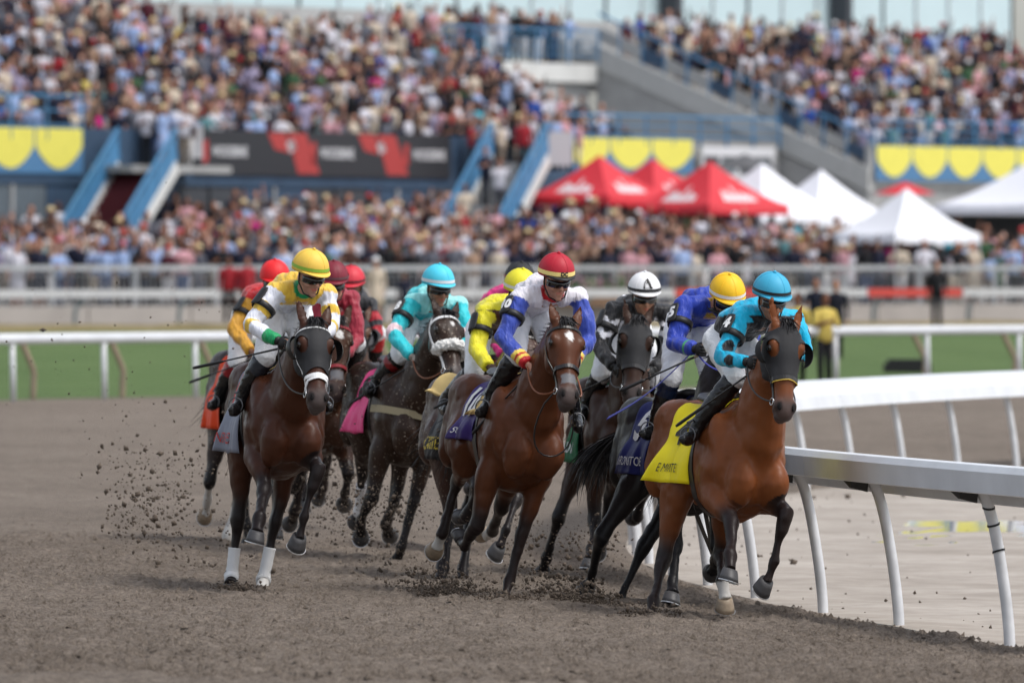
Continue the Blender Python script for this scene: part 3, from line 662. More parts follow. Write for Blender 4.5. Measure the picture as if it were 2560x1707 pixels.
def make_horse(label, px, d, yaw, roll=7, pitch=0, dz=0.0, poll=None, muzz=None, headyaw=None, legs=None, coat=(.10, .042, .02), points=.9,
               voxel=.0155, muzzle_dark=.9, socks=None, ears=(.25, .1), wraps=None, star=0.0, nose_grey=0, mane_col=None, tail=None, neckroll=0, mud=False, necklen=.83):
    H = Horse(); yawr = math.radians(yaw)
    fw = Vector((math.sin(yawr), -math.cos(yawr), 0)); lf = Vector((0, 0, 1)).cross(fw)        # forward, left of the horse
    c = at(px, 0, d); g = zxy(c.x, c.y); H.g = g
    root = empty('race_horse', (c.x, c.y, g), math.atan2(fw.y, fw.x)); H.root = root
    tag(root, label, 'horse', 'field of race horses')
    MW = Matrix.Translation((c.x, c.y, g)) @ Matrix.Rotation(math.atan2(fw.y, fw.x), 4, 'Z'); MI = MW.inverted(); H.MW, H.MI = MW, MI
    cam_l = MI @ CAMP
    def rl(p): return (MI.to_3x3() @ ray(*p)).normalized()
    H.cam_l = cam_l; H.rl = rl
    def on_plane(p, xf):
        r = rl(p); return cam_l + r * ((xf - cam_l.x) / r.x)
    H.on_plane = on_plane
    def reach(S, p, L, sg):
        r = rl(p); w = S - cam_l; t0 = w.dot(r); h2 = (w - r * t0).length_squared
        if h2 >= L * L:
            q = cam_l + r * t0; k = math.sqrt(h2)
            return S + (q - S) * min(1.0, (L * 1.15) / k)          # keep the bone near its real length
        return cam_l + r * (t0 + sg * math.sqrt(L * L - h2))
    # trunk transform about its centre
    T = Matrix.Translation((0, 0, 1.2 + dz)) @ Matrix.Rotation(math.radians(-roll), 4, 'X') @ Matrix.Rotation(math.radians(-pitch), 4, 'Y') @ Matrix.Translation((0, 0, -1.2))
    H.T = T; tp = lambda x, y, z: T @ Vector((x, y, z)); R3 = T.to_3x3(); latv = R3 @ Vector((0, 1, 0))
    mb = MB()
    trunk = [(-.80, 1.24, .08, .12), (-.74, 1.25, .17, .21), (-.60, 1.27, .245, .285), (-.42, 1.265, .275, .31), (-.2, 1.225, .262, .315), (0, 1.185, .268, .33),
             (.2, 1.155, .278, .38), (.38, 1.137, .28, .42), (.54, 1.125, .27, .392), (.68, 1.10, .23, .315), (.77, 1.08, .16, .21), (.815, 1.07, .08, .10)]
    tr = catmull(trunk, 2)
    mb.tube([tp(q[0], 0, q[1]) for q in tr], [(max(q[2], .02), max(q[3], .02)) for q in tr], 24, lat=latv)
    RM = R3
    def E(x, y, z, a, b, cc, rot=None):
        mb.ell(tp(x, y, z), (a, b, cc), (RM @ rot) if rot is not None else RM)
    ry = lambda deg: Matrix.Rotation(math.radians(deg), 3, 'Y')
    for s in (-1, 1):
        E(.74, s * .118, 1.01, .13, .108, .185, ry(10)); E(.52, s * .20, 1.20, .13, .08, .30, ry(-25)); E(.36, s * .205, 1.04, .19, .075, .135, ry(15)); E(.61, s * .20, 1.10, .09, .07, .12)
        E(-.42, s * .135, 1.40, .30, .14, .17); E(-.56, s * .165, 1.14, .17, .115, .29, ry(8)); E(-.24, s * .19, 1.03, .17, .10, .17, ry(-20)); E(-.70, s * .10, 1.2, .11, .10, .2)
    E(.28, 0, 1.48, .26, .07, .10)                                  # withers
    E(.66, 0, 0.93, .12, .09, .09)
    # ---- legs
    H.legs = {}; legs = legs or {}
    prof_f = [(.115, .15), (.10, .135), (.082, .105), (.063, .075), (.052, .056)]
    for key, s in (('RF', -1), ('LF', 1), ('RH', -1), ('LH', 1)):
        fore = key[1] == 'F'; spec = legs.get(key, 'stance' if fore else 'hback')
        Ls = FORE_L if fore else HIND_L; yy = .19 if fore else .175
        if isinstance(spec, str):
            J = [tp(x, s * (yy if i == 0 else yy - .03), z) for i, (x, z) in enumerate(DEF[spec])]
        else:
            x0, z0 = spec.get('at', (.44, .95) if fore else (-.16, .98))
            J = [tp(x0, s * yy, z0)]
            for i, (p, sg) in enumerate(spec['j']): J.append(reach(J[-1], p, Ls[i], sg))
        H.legs[key] = J
        a, k, f, h = J
        if fore:
            top = tp(.52, s * .175, 1.22)
            P = [top, (top + a) / 2 + R3 @ Vector((-.02, s * .02, 0)), a, a.lerp(k, .2), a.lerp(k, .45), a.lerp(k, .72), a.lerp(k, .9), k, k.lerp(f, .12), k.lerp(f, .28), k.lerp(f, .6), k.lerp(f, .86), f, f.lerp(h, .35), f.lerp(h, .62), f.lerp(h, .8)]
            Rr = [(.08, .16), (.085, .16), (.085, .13), (.082, .11), (.070, .088), (.052, .062), (.046, .053), (.052, .056), (.045, .05), (.033, .040), (.029, .038), (.033, .042), (.043, .049), (.034, .036), (.036, .036), (.048, .048)]
        else:
            top = tp(-.42, s * .13, 1.24)
            P = [top, top.lerp(a, .55) + R3 @ Vector((-.04, s * .015, 0)), a, a.lerp(k, .2), a.lerp(k, .45), a.lerp(k, .7), a.lerp(k, .88), k, k.lerp(f, .1), k.lerp(f, .25), k.lerp(f, .6), k.lerp(f, .88), f, f.lerp(h, .35), f.lerp(h, .62), f.lerp(h, .8)]
            Rr = [(.12, .24), (.125, .22), (.105, .165), (.095, .14), (.073, .108), (.052, .075), (.045, .07), (.047, .07), (.042, .062), (.034, .047), (.031, .042), (.034, .044), (.043, .049), (.034, .036), (.036, .036), (.048, .048)]
        mb.tube(P, [(q[0] * 1.14, q[1] * 1.14) for q in Rr], 14, lat=latv)
        # hamstring / flexor tendon fullness behind the limb
    # ---- neck and head
    nb = tp(.42, 0, 1.26); nb2 = tp(.62, 0, 1.34)
    if poll is None: PL = tp(1.22, 0, 1.72)
    else: PL = reach(nb2, poll, necklen, -1)
    if muzz is None: MZ = PL + (R3 @ Vector((.45, 0, -.42))).normalized() * .62
    else: MZ = reach(PL, muzz, .675, -1)
    hx = (MZ - PL).normalized()
    hy = headyaw if headyaw is not None else 0.0
    hs = Matrix.Rotation(math.radians(hy), 3, 'Z') @ Vector((0, 1, 0)); hs = hs + Vector((0, 0, 1)) * math.tan(math.radians(-neckroll))
    hs = (hs - hx * hs.dot(hx)).normalized(); fn = hs.cross(hx).normalized()
    if fn.x < 0: fn = -fn; hs = -hs
    if hs.y < 0: hs = -hs
    HL = .655; HW = 1.3; HF = 1.12
    def hp(u, sx, fo): return PL + hx * (u * HL) + hs * (sx * HW) + fn * (fo * HF)
    H.PL, H.hx, H.hs, H.fn, H.HL, H.hp = PL, hx, hs, fn, HL, hp
    poll_in = hp(.03, 0, -.05)
    mid = nb2.lerp(poll_in, .5) + Vector((.0, 0, .03))
    NP = catmull([(*nb, .20, .32), (*nb2, .185, .31), (*nb2.lerp(mid, .55), .15, .25), (*mid, .122, .20), (*mid.lerp(poll_in, .55), .10, .16), (*poll_in, .085, .125)], 3)
    mb.tube([Vector(q[:3]) for q in NP], [(q[3], q[4]) for q in NP], 20, lat=latv)
    head = [(-.04, .045, .02, -.06), (.0, .072, .045, -.095), (.10, .092, .062, -.125), (.22, .100, .070, -.155), (.33, .095, .068, -.168), (.44, .078, .062, -.155), (.56, .061, .055, -.115),
            (.68, .052, .050, -.088), (.79, .053, .048, -.084), (.88, .059, .044, -.088), (.95, .058, .034, -.088), (1.0, .048, .014, -.078), (1.03, .028, -.012, -.055)]
    hh = catmull(head, 2)
    mb.tube([hp(q[0], 0, (q[2] + q[3]) / 2) for q in hh], [(max(q[1], .01) * HW, max((q[2] - q[3]) / 2, .01) * HF) for q in hh], 20, lat=hs)
    HM = Matrix((hx, hs, fn)).transposed()
    for s in (-1, 1):
        mb.ell(hp(.36, s * .055, -.085), (.14, .055, .092), HM); mb.ell(hp(.235, s * .078, .022), (.06, .037, .040), HM)
        mb.ell(hp(.885, s * .040, .012), (.050, .034, .040), HM); mb.ell(hp(.50, s * .056, .0), (.12, .014, .018), HM)
        # ear: leaf shape, hollow side forward
        eb = hp(-.01, s * .058, .005); ed = (-hx * 1.0 + hs * s * ears[0] + fn * ears[1]).normalized()
        ex = (hs - ed * hs.dot(ed)).normalized()
        EP = [(0, .034, .028), (.03, .041, .028), (.07, .045, .022), (.115, .037, .016), (.16, .021, .012), (.195, .007, .006)]
        mb.tube([eb + ed * (q[0] - .02) for q in EP], [(q[1], q[2]) for q in EP], 12, lat=ex)
    mb.ell(hp(.975, 0, -.075), (.045, .046, .030), HM)
    me = remesh(mb, voxel, 4)
    V = verts_np(me); Nn = normals_np(me)
    rel = V - np.array(PL); U = rel @ np.array(hx) / HL; S = rel @ np.array(hs) / HW; Fo = rel @ np.array(fn) / HF
    inhead = (U > -.35) & (U < 1.15) & (np.abs(S) < .16) & (np.abs(Fo + .04) < .2) & ((U < .5) | (np.hypot(S, Fo + .02) < .086))
    # nostrils and mouth line
    for s in (-1, 1):
        dn = np.sqrt(((U - .895) * HL / .036) ** 2 + ((S - s * .042) / .017) ** 2 + ((Fo - .026) / .026) ** 2)
        V -= Nn * (np.clip(1.25 - dn, 0, 1) * .022)[:, None]
        # hollow of the ear
        ed = (-hx * 1.0 + hs * s * ears[0] + fn * ears[1]).normalized(); eb = np.array(hp(-.01, s * .058, .005))
        q = V - eb; te = q @ np.array(ed); ra = np.linalg.norm(q - te[:, None] * np.array(ed), axis=1)
        ok = (te > .03) & (te < .15) & (ra < .045) & ((Nn @ np.array(fn)) > .4)
        V -= (np.array(fn) * .014) * ok[:, None]
    mouth = (np.abs(U - .955) * HL < .012) & (Fo < .0) & inhead
    V -= Nn * (mouth * .006)[:, None]
    # subtle muscle and vein relief
    Vl = V - np.array((0, 0, dz)); ns = vnoise3(Vl * 7.0 + 11) - .5; ns2 = vnoise3(Vl * 19 + 3) - .5
    body = ~(inhead & (U > 0))
    V += Nn * ((ns * .028 + ns2 * .009) * body)[:, None]
    set_verts(me, V)
    # ---- coat colour
    coat = np.array(coat); col = np.tile(coat, (len(V), 1)) * (0.86 + .28 * vnoise3(V * 3.1 + 20))[:, None]
    col *= (1 + .5 * (vnoise3(V * 1.7 + 7) - .5))[:, None]
    legid = np.full(len(V), -1); legt = np.zeros(len(V)); H.legmask = {}
    for li, key in enumerate(('RF', 'LF', 'RH', 'LH')):
        J = H.legs[key]; best = np.full(len(V), 9.0); tt = np.zeros(len(V))
        for i in range(3):
            dd, t = seg_dist(V, J[i], J[i + 1]); up = dd < best; best[up] = dd[up]; tt[up] = i + t[up]
        m = (best < (.115)) & (tt > .35) & ((tt > .62) | (best < .09))
        H.legmask[key] = (best, tt)
        blk = smooth(.55, .92, tt) * m * points
        col = col * (1 - blk[:, None]) + BLACKPT * 1.3 * blk[:, None]
        sk = (socks or {}).get(key)
        if sk is not None:
            wm = (smooth(sk - .05, sk + .05, tt + .12 * (vnoise3(V * 40) - .5)) * (best < .075))[:, None]
            col = col * (1 - wm) + np.array((.55, .53, .50)) * wm
    md = (smooth(.70, .9, U) * inhead * muzzle_dark)[:, None]; col = col * (1 - md) + np.array((.060, .048, .046)) * md
    lip = (smooth(.93, 1.0, U) * (Fo < -.0) * inhead * .6)[:, None]; col = col * (1 - lip) + np.array((.09, .075, .075)) * lip
    for s in (-1, 1):
        dn = np.sqrt(((U - .895) * HL / .034) ** 2 + ((S - s * .042) / .017) ** 2 + ((Fo - .022) / .030) ** 2); k = (np.clip((1.35 - dn) * 2, 0, 1))[:, None]
        col = col * (1 - k) + np.array((.004, .003, .003)) * k
        dn = np.sqrt(((U - .265) * HL / .055) ** 2 + ((S - s * .1) / .03) ** 2 + ((Fo - .012) / .04) ** 2); k = (np.clip(1.25 - dn, 0, 1) * .8)[:, None]
        col = col * (1 - k) + np.array((.012, .009, .008)) * k
    if nose_grey:
        k = (smooth(.655, .67, U) * smooth(.785, .77, U) * (Fo > .0) * (np.abs(S) < .042) * inhead)[:, None]; col = col * (1 - k) + np.array((.16, .16, .17)) * k
    if star:
        q = ((U - .2) * HL / .04) ** 2 + ((S - .004) / .022) ** 2 + .9 * (vnoise3(V * 60) - .5); k = ((q < star) & (Fo > .02) & inhead)[:, None]
        col = np.where(k, np.array((.62, .6, .58)), col)
    H.darkear = None
    # neck crest under the mane
    set_col(me, col); H.body = link_mesh('body', me, M_COATMUD if mud else M_COAT, root, True)
    H.bvh = BVHTree.FromPolygons([Vector(q) for q in V], [tuple(p.vertices) for p in me.polygons])
    # ---- eyes
    for s in (-1, 1):
        e = MB(); e.ell(hp(.27, s * .093, .020), (.028, .019, .024), HM, 12, 8); e.build('eye', M_EYE, root, True)
    for s in (-1, 1):
        o_ = hp(.90, 0, -.02); dr_ = (fn * math.cos(math.radians(44)) + hs * s * math.sin(math.radians(44))).normalized(); hit = H.bvh.ray_cast(o_ + dr_ * .2, -dr_, .2)
        if hit[0] is not None:
            ax = (hx * .85 - hs * s * .3); ax = (ax - dr_ * ax.dot(dr_)).normalized(); e = MB(); e.ell(hit[0] - dr_ * .003, (.032, .0165, .006), Matrix((ax, dr_.cross(ax), dr_)).transposed(), 14, 7); e.build('nostril', M_NOSTRIL, root, True)
    # ---- hooves with shoes
    for key in ('RF', 'LF', 'RH', 'LH'):
        J = H.legs[key]; f, h = J[2], J[3]; ad = (h - f).normalized(); ground = (h.z < .13) and isinstance(legs.get(key), dict) and legs[key].get('down', False)
        n = Matrix.Rotation(math.radians(38), 3, latv) @ ad
        if ground: n = Vector((0, 0, -1))
        lat = (latv - n * latv.dot(n)).normalized(); fwd = lat.cross(-n).normalized()
        if fwd.dot(ad) < 0: pass
        top = f.lerp(h, .72); hm = MB(); rings = [(.0, .046, .048, -.005), (.02, .052, .055, .002), (.05, .058, .062, .012), (.078, .063, .069, .022)]
        vs = []; nn = 18
        for t, w, dpt, off in rings:
            for k in range(nn):
                an = 2 * math.pi * k / nn; ca = math.cos(an); sa = math.sin(an); dd = dpt * (1.0 if ca > 0 else .78)
                vs.append(top + n * t * 1.1 + fwd * (off + dd * ca) * 1.12 + lat * (w * sa) * 1.12)
        b0 = len(vs)
        for k in range(nn):
            an = 2 * math.pi * k / nn; ca = math.cos(an); sa = math.sin(an); dd = .054 * (1.0 if ca > 0 else .78); vs.append(top + n * .077 + fwd * (.02 + dd * ca) * 1.12 + lat * (.048 * sa) * 1.12)
        fs = [(i * nn + k, i * nn + (k + 1) % nn, (i + 1) * nn + (k + 1) % nn, (i + 1) * nn + k) for i in range(4) for k in range(nn)]
        fs += [tuple(range(nn - 1, -1, -1)), tuple(4 * nn + k for k in range(nn))]
        hm.add(vs, fs); hmesh = hm.mesh('hoof'); light = (socks or {}).get(key) is not None
        set_col(hmesh, np.tile(np.array((.30, .23, .16) if light else (.055, .053, .055)), (len(vs), 1)))
        ho = link_mesh('hoof', hmesh, M_HOOF, root, True)
        sm = MB(); rp = []
        for k in range(13):
            an = math.radians(-150 + 300 * k / 12); dd = .066 * (1.0 if math.cos(an) > 0 else .8); rp.append(top + n * .088 + fwd * (.022 + dd * math.cos(an)) * 1.12 + lat * (.060 * math.sin(an)) * 1.12)
        for k in range(12): sm.bar(rp[k], rp[k + 1], .014, .007, up=n)
        sh = sm.build('shoe', M_SHOE, ho)
        wr = (wraps or {}).get(key)
        if wr:
            k_ = J[1]; t0, cw = wr[0], wr[1]; lead = [k_.lerp(f, t) for t in np.linspace(t0, .93, 8)] + [f, f.lerp(h, .2), f.lerp(h, wr[2] if len(wr) > 2 else .42)]
            rr = [(.045, .0565)] + [(.0435 + .001 * math.sin(i * 2.6), .0550) for i in range(6)] + [(.048, .058), (.057, .064), (.053, .057), (.049, .050)]
            w = MB(); w.tube(catmull([tuple(q) for q in lead], 3), [tuple(q) for q in catmull([tuple(q) for q in rr], 3)], 16, lat=latv); w.build('leg_wrap', mat('bandage_' + str(cw), cw, .85, .2, bump=.4, bscale=130, bdist=.004), root, True)
    # ---- mane, forelock, tail
    rnd = random.Random(hash(label) % 1000 + 5); rnd = random.Random(len(label) * 7 + int(px))
    mm = MB(); Pn = [Vector(q[:3]) for q in NP]
    crest = []
    for i, q in enumerate(NP[3:]):
        p = Vector(q[:3]); j = i + 3; t = (Pn[min(j + 1, len(Pn) - 1)] - Pn[max(j - 1, 0)]).normalized(); up = latv.cross(t).normalized()
        if up.z < 0: up = -up
        crest.append((p + up * (q[4] - .008), up, t))
    def strand(m_, p0, dirs, L, w, seg=5):
        p = p0.copy(); dr = dirs.copy(); vs = []
        sd = dr.cross(Vector((rnd.uniform(-1, 1), rnd.uniform(-1, 1), rnd.uniform(-1, 1)))).normalized()
        for i in range(seg + 1):
            ww = w * (1 - (i / seg) ** 1.5) + .0006; vs += [p - sd * ww, p + sd * ww]
            p = p + dr * (L / seg); dr = (dr + H.wind * .22 + Vector((rnd.uniform(-.1, .1), rnd.uniform(-.1, .1), rnd.uniform(-.1, .1)))).normalized()
        m_.add(vs, [(2 * i, 2 * i + 1, 2 * i + 3, 2 * i + 2) for i in range(seg)])
    H.wind = Vector((-1.0, rnd.uniform(-.2, .2), .05))
    for i in range(520):
        k = rnd.random() * (len(crest) - 1.01); a = int(k); b = k - a
        p = crest[a][0].lerp(crest[a + 1][0], b); up = crest[a][1]; sdr = -1 if rnd.random() < .8 else 1
        strand(mm, p + latv * rnd.uniform(-.02, .02) - up * .01, (up * rnd.uniform(.05, .45) + latv * sdr * rnd.uniform(.1, .7) - crest[a][2] * rnd.uniform(.5, 1.0)).normalized(), rnd.uniform(.06, .14), rnd.uniform(.003, .007))
    hair = M_HAIR if mane_col is None else mat('hair_' + label[:8], mane_col, .55, .4, var=.3, vscale=20)
    mm.build('mane', hair, root)
    fm = MB()
    w0 = H.wind; H.wind = hx * .15 - fn * .25
    for i in range(220):
        strand(fm, hp(-.04 + rnd.uniform(-.04, .02), rnd.uniform(-.035, .035), .03), (hx * rnd.uniform(.3, 1.0) + fn * rnd.uniform(.1, .5) + hs * rnd.uniform(-.3, .3)).normalized(), rnd.uniform(.06, .13), rnd.uniform(.002, .005))
    H.wind = w0
    fm.build('forelock', hair, root)
    tm = MB(); t0 = tp(-.79, 0, 1.36); tl = tail or {}
    td = tl.get('dir', Vector((-.8, 0, -.5))); tn = tl.get('n', 200); tL = tl.get('len', .6)
    if tn:
        tm.tube([t0 + (td + Vector((0, 0, .15))).normalized() * (-.12), t0, t0 + td.normalized() * .14, t0 + td.normalized() * .3 + Vector((0, 0, -.03))], [.035, .04, .035, .012], 8)
        drop = tl.get('drop', Vector((-.1, 0, -.35)))
        for i in range(tn):
            p = t0 + td.normalized() * rnd.uniform(0, .28); dr = (td.normalized() + Vector((rnd.uniform(-.3, .3), rnd.uniform(-.35, .35), rnd.uniform(-.35, .3)))).normalized()
            L = tL * rnd.uniform(.55, 1.1); w = rnd.uniform(.003, .009); q = p.copy(); vs = []; sd = dr.cross(Vector((rnd.uniform(-1, 1), rnd.uniform(-1, 1), rnd.uniform(-1, 1)))).normalized(); curl = Vector((rnd.uniform(-.25, .25), rnd.uniform(-.25, .25), rnd.uniform(-.25, .25)))
            for j in range(9):
                ww = w * (1 - (j / 8) ** 2) + .0006; vs += [q - sd * ww, q + sd * ww]; q = q + dr * (L / 8); dr = (dr + drop * .28 + curl * .3).normalized()
            tm.add(vs, [(2 * j, 2 * j + 1, 2 * j + 3, 2 * j + 2) for j in range(8)])
        tm.build('tail', hair, root)
    return H

# ------------------------------------------------------------------ tack, fitted on the body by ray casts
def head_hit(H, u, th, off=.004):
    """point on the head skin at u along the head, angle th round it (0 = forehead)"""
    a = math.radians(th); o = H.hp(u, 0, -.035); dr = (H.fn * math.cos(a) + H.hs * math.sin(a)).normalized()
    hit = H.bvh.ray_cast(o + dr * .32, -dr, .32)
    p = hit[0] if hit[0] is not None else o + dr * .07
    return p + dr * off, dr
def head_strap(H, pts, w, name, m, off=.003, th=.005, parent=None):
    P = []; Nr = []
    for i in range(len(pts) - 1):
        (u0, t0), (u1, t1) = pts[i], pts[i + 1]; n = max(2, int(abs(t1 - t0) / 10) + int(abs(u1 - u0) / .06))
        for k in range(n):
            q = head_hit(H, u0 + (u1 - u0) * k / n, t0 + (t1 - t0) * k / n, off); P.append(q[0]); Nr.append(q[1])
    q = head_hit(H, *pts[-1], off); P.append(q[0]); Nr.append(q[1])
    mb = MB(); ribbon(mb, P, Nr, w, th); return mb.build(name, m, parent or H.root)
def bridle(H, m, noseu=.60, nosew=.026, brow=None, fig8=False, cheekw=.02, nosem=None, nb=True, brow_u=.10, cheek=True):
    if nb: head_strap(H, [(noseu + .03, -150), (noseu, -80), (noseu - .015, 0), (noseu, 80), (noseu + .03, 150)], nosew, 'noseband', nosem or m, .004, .009)
    head_strap(H, [(brow_u + .03, -95), (brow_u, -50), (brow_u - .01, 0), (brow_u, 50), (brow_u + .03, 95)], .02, 'browband', brow or m, .006)
    for s in (-1, 1):
        if cheek: head_strap(H, [(.02, s * 95), (.2, s * 108), (.45, s * 98), (.66, s * 92), (.80, s * 84)], cheekw, 'cheek_strap', m, .004)
        p, n = head_hit(H, .83, s * 84, .012); mb = MB(); r = .024
        ax = H.hx; ay = n.cross(ax).normalized()
        rp = [p + ax * (r * math.cos(t)) + ay * (r * math.sin(t)) for t in np.linspace(0, 2 * math.pi, 13)]
        mb.tube(rp, .0045, 6, cap=False); mb.build('bit_ring', M_STEEL, H.root, True)
        setattr(H, 'bit' + ('L' if s > 0 else 'R'), p)
    if fig8:
        head_strap(H, [(.80, -100), (.70, -50), (noseu + .02, 0), (.70, 50), (.80, 100)], .02, 'cross_noseband', m, .010)
def rein(H, hand, side, m, sag=.10, name='rein'):
    a = H.bitL if side > 0 else H.bitR; b = hand; P = []
    out = H.hs * side
    for t in np.linspace(0, 1, 13):
        P.append(a.lerp(b, t) + Vector((0, 0, -sag * 4 * t * (1 - t))) + out * (.05 * 4 * t * (1 - t)))
    mb = MB(); mb.tube(P, (.006), 6); mb.build(name, m, H.root)
def hood(H, m, cups=True, cupm=None, u1=.56, ears_open=True):
    nu, nt = 56, 76; T0, T1 = -125, 125; V = []; ids = {}; mb = MB()
    es = [np.array(H.hp(.28, s * .080, .034)) for s in (-1, 1)]
    for i in range(nu + 1):
        for j in range(nt + 1):
            th = T0 + (T1 - T0) * j / nt; lim = u1 + .10 * (abs(th) / 75) ** 2 if abs(th) < 75 else u1 + .10 - .06 * (abs(th) - 75) / 50
            st = -.02 if abs(th) < 20 else (.03 + .05 * min(1, (abs(th) - 20) / 40))
            u = st + (lim - st) * i / nu; p, n = head_hit(H, u, th, .007); V.append((p, n, u, th))
    fs = []
    for i in range(nu):
        for j in range(nt):
            q = [i * (nt + 1) + j, i * (nt + 1) + j + 1, (i + 1) * (nt + 1) + j + 1, (i + 1) * (nt + 1) + j]
            c = np.mean([np.array(V[k][0]) for k in q], axis=0)
            hole = False
            for e in es:
                dl = c - e; du = dl @ np.array(H.hx); rest = np.linalg.norm(dl - du * np.array(H.hx))
                if (du / .064) ** 2 + (rest / .048) ** 2 < 1: hole = True
            if not hole: fs.append(q)
    n0 = len(V); vs = [v[0] for v in V] + [v[0] + v[1] * .004 for v in V]
    F2 = [tuple(f) for f in fs] + [tuple(k + n0 for k in reversed(f)) for f in fs]
    mb.add(vs, F2); o = mb.build('hood', m, H.root, True)
    if cups:
        HM = Matrix((H.hx, H.hs, H.fn)).transposed()
        for s in (-1, 1):
            c = H.hp(.29, s * .104, -.012); cm = MB(); vs = []; nr, na = 7, 16
            # quarter shell that opens forward
            ax = (H.fn * .75 + H.hs * s * .35).normalized()        # open direction
            bk = (-H.fn * .55 + H.hs * s * .85).normalized(); sidev = bk.cross(H.hx).normalized()
            for i in range(nr + 1):
                ph = math.pi * .5 * i / nr
                for k in range(na + 1):
                    an = math.pi * (k / na) - math.pi / 2
                    x = math.sin(an) * .085; rr = math.cos(an) * .070
                    vs.append(c + H.hx * (x) + bk * (rr * math.cos(ph - .35)) + (ax - bk * ax.dot(bk)).normalized() * (rr * math.sin(ph - .35)))
            f1 = [(i * (na + 1) + k, i * (na + 1) + k + 1, (i + 1) * (na + 1) + k + 1, (i + 1) * (na + 1) + k) for i in range(nr) for k in range(na)]
            b0 = len(vs); vs2 = [c + (v - c) * 1.07 for v in vs]
            cm.add(vs + vs2, [tuple(reversed(f)) for f in f1] + [tuple(q + b0 for q in f) for f in f1]); cm.build('blinker_cup', cupm or m, o, True)
    return o

def saddle_cloth(H, m, x0=-.24, x1=.24, drop=.30, flare=.13, seed=0, name='saddle_cloth', ang=88, off=.012, inset=0, wave=1.0, skew=.08):
    """a cloth draped over the back; returns the surface function of each side"""
    rnd = random.Random(seed); T = H.T; TI3 = T.to_3x3(); nx, na, nd = 26, 30, 12; rows = []
    def hit(x, a):
        o = T @ Vector((x, 0, 1.22)); dr = TI3 @ Vector((0, math.sin(a), math.cos(a)))
        h = H.bvh.ray_cast(o + dr * .75, -dr, .75); p = h[0] if h[0] is not None else o + dr * .3
        return p + dr * off
    down = TI3 @ Vector((0, 0, -1)); down = (down + Vector((0, 0, -1))).normalized()
    cache = {}
    def surf(side, xt, vt):
        """xt 0..1 along the horse, vt 0..1 from the spine to the lower hem"""
        key = (side, round(xt, 4), round(vt, 4))
        if key in cache: return cache[key]
        x = x0 + (x1 - x0) * xt - skew * vt; va = .62
        if vt <= va: p = hit(x, side * math.radians(ang) * vt / va)
        else:
            p = hit(x, side * math.radians(ang)); t = (vt - va) / (1 - va)
            out = TI3 @ Vector((0, side, 0))
            fl = (flare * (1 - .8 * xt) + .03 * min(1, drop / .25) * (1 - xt) ** 2) * t + wave * (.026 * math.sin(xt * 9 + seed) + .012 * math.sin(xt * 21 + seed * 2)) * t
            p = p + down * (drop * t) + out * (fl + .02 * math.sin(math.pi * t)) + TI3 @ Vector((-.10 * t * t * wave, 0, 0)) * (1 - xt)
        nr = H.bvh.find_nearest(p)
        if nr[0] is not None:
            dq = (p - nr[0]).dot(nr[1])
            if dq < off * .9: p = p + nr[1] * (off * .9 - dq)
        cache[key] = p; return p
    mb = MB()
    for side in (-1, 1):
        vs = []; nv = 28
        for j in range(nv + 1):
            for i in range(nx + 1): vs.append(surf(side, i / nx, j / nv))
        fs = [(j * (nx + 1) + i, j * (nx + 1) + i + 1, (j + 1) * (nx + 1) + i + 1, (j + 1) * (nx + 1) + i) for j in range(nv) for i in range(nx)]
        mb.add(vs, fs)
    o = mb.build(name, m, H.root, True); H.cloth = o; H.surf = surf; H.clothdim = (x1 - x0, math.radians(ang) * .34 + drop)
    md = o.modifiers.new('thick', 'SOLIDIFY'); md.thickness = .005; md.offset = 1
    return o
def cloth_text(H, body, size, xt, vt, m, side=-1, bold=.0, stretch=(1, 1), name='lettering', off=.012, slope=0.0):
    """lettering on the cloth of the horse's right (-1) or left side"""
    lx, lv = H.clothdim; T3 = H.T.to_3x3(); out = T3 @ Vector((0, side, 0))
    tm_ = text_mesh(body, size, bold); tv = verts_np(tm_); wd = np.ptp(tv[:, 0]); bpy.data.meshes.remove(tm_)
    half = min(xt, 1 - xt) * lx * .96; stretch = (min(stretch[0], 2 * half / wd), stretch[1])
    def fn(u, v):
        a = xt - side * 0 + (-u if side > 0 else u) * stretch[0] / lx; b = vt - (v + slope * u) * stretch[1] / lv
        a = min(max(a, 0), 1); b = min(max(b, 0), 1); return H.surf(side, a, b) + out * off
    return text_on(body, size, fn, name, m, H.cloth, bold)
def girth(H, x, w, m, name='girth'):
    T = H.T; T3 = T.to_3x3(); P = []; Nr = []
    for a in np.linspace(-178, 178, 61):
        an = math.radians(a + 180); o = T @ Vector((x, 0, 1.15)); dr = T3 @ Vector((0, math.sin(an), math.cos(an)))
        h = H.bvh.ray_cast(o + dr * .8, -dr, .8); p = h[0] if h[0] is not None else o + dr * .3; P.append(p + dr * .004); Nr.append(dr)
    mb = MB(); ribbon(mb, P, Nr, w, .008); return mb.build(name, m, H.root)
def saddle(H, m):
    mb = MB(); T = H.T
    pts = [(-.22, 1.60, .10, .03), (-.14, 1.575, .14, .035), (0, 1.56, .15, .035), (.12, 1.585, .13, .035), (.2, 1.61, .08, .03)]
    q = catmull(pts, 3); mb.tube([T @ Vector((a[0], 0, a[1] )) for a in q], [(a[2], a[3]) for a in q], 14, lat=T.to_3x3() @ Vector((0, 1, 0)))
    o = mb.build('saddle', m, H.root, True)
    return o
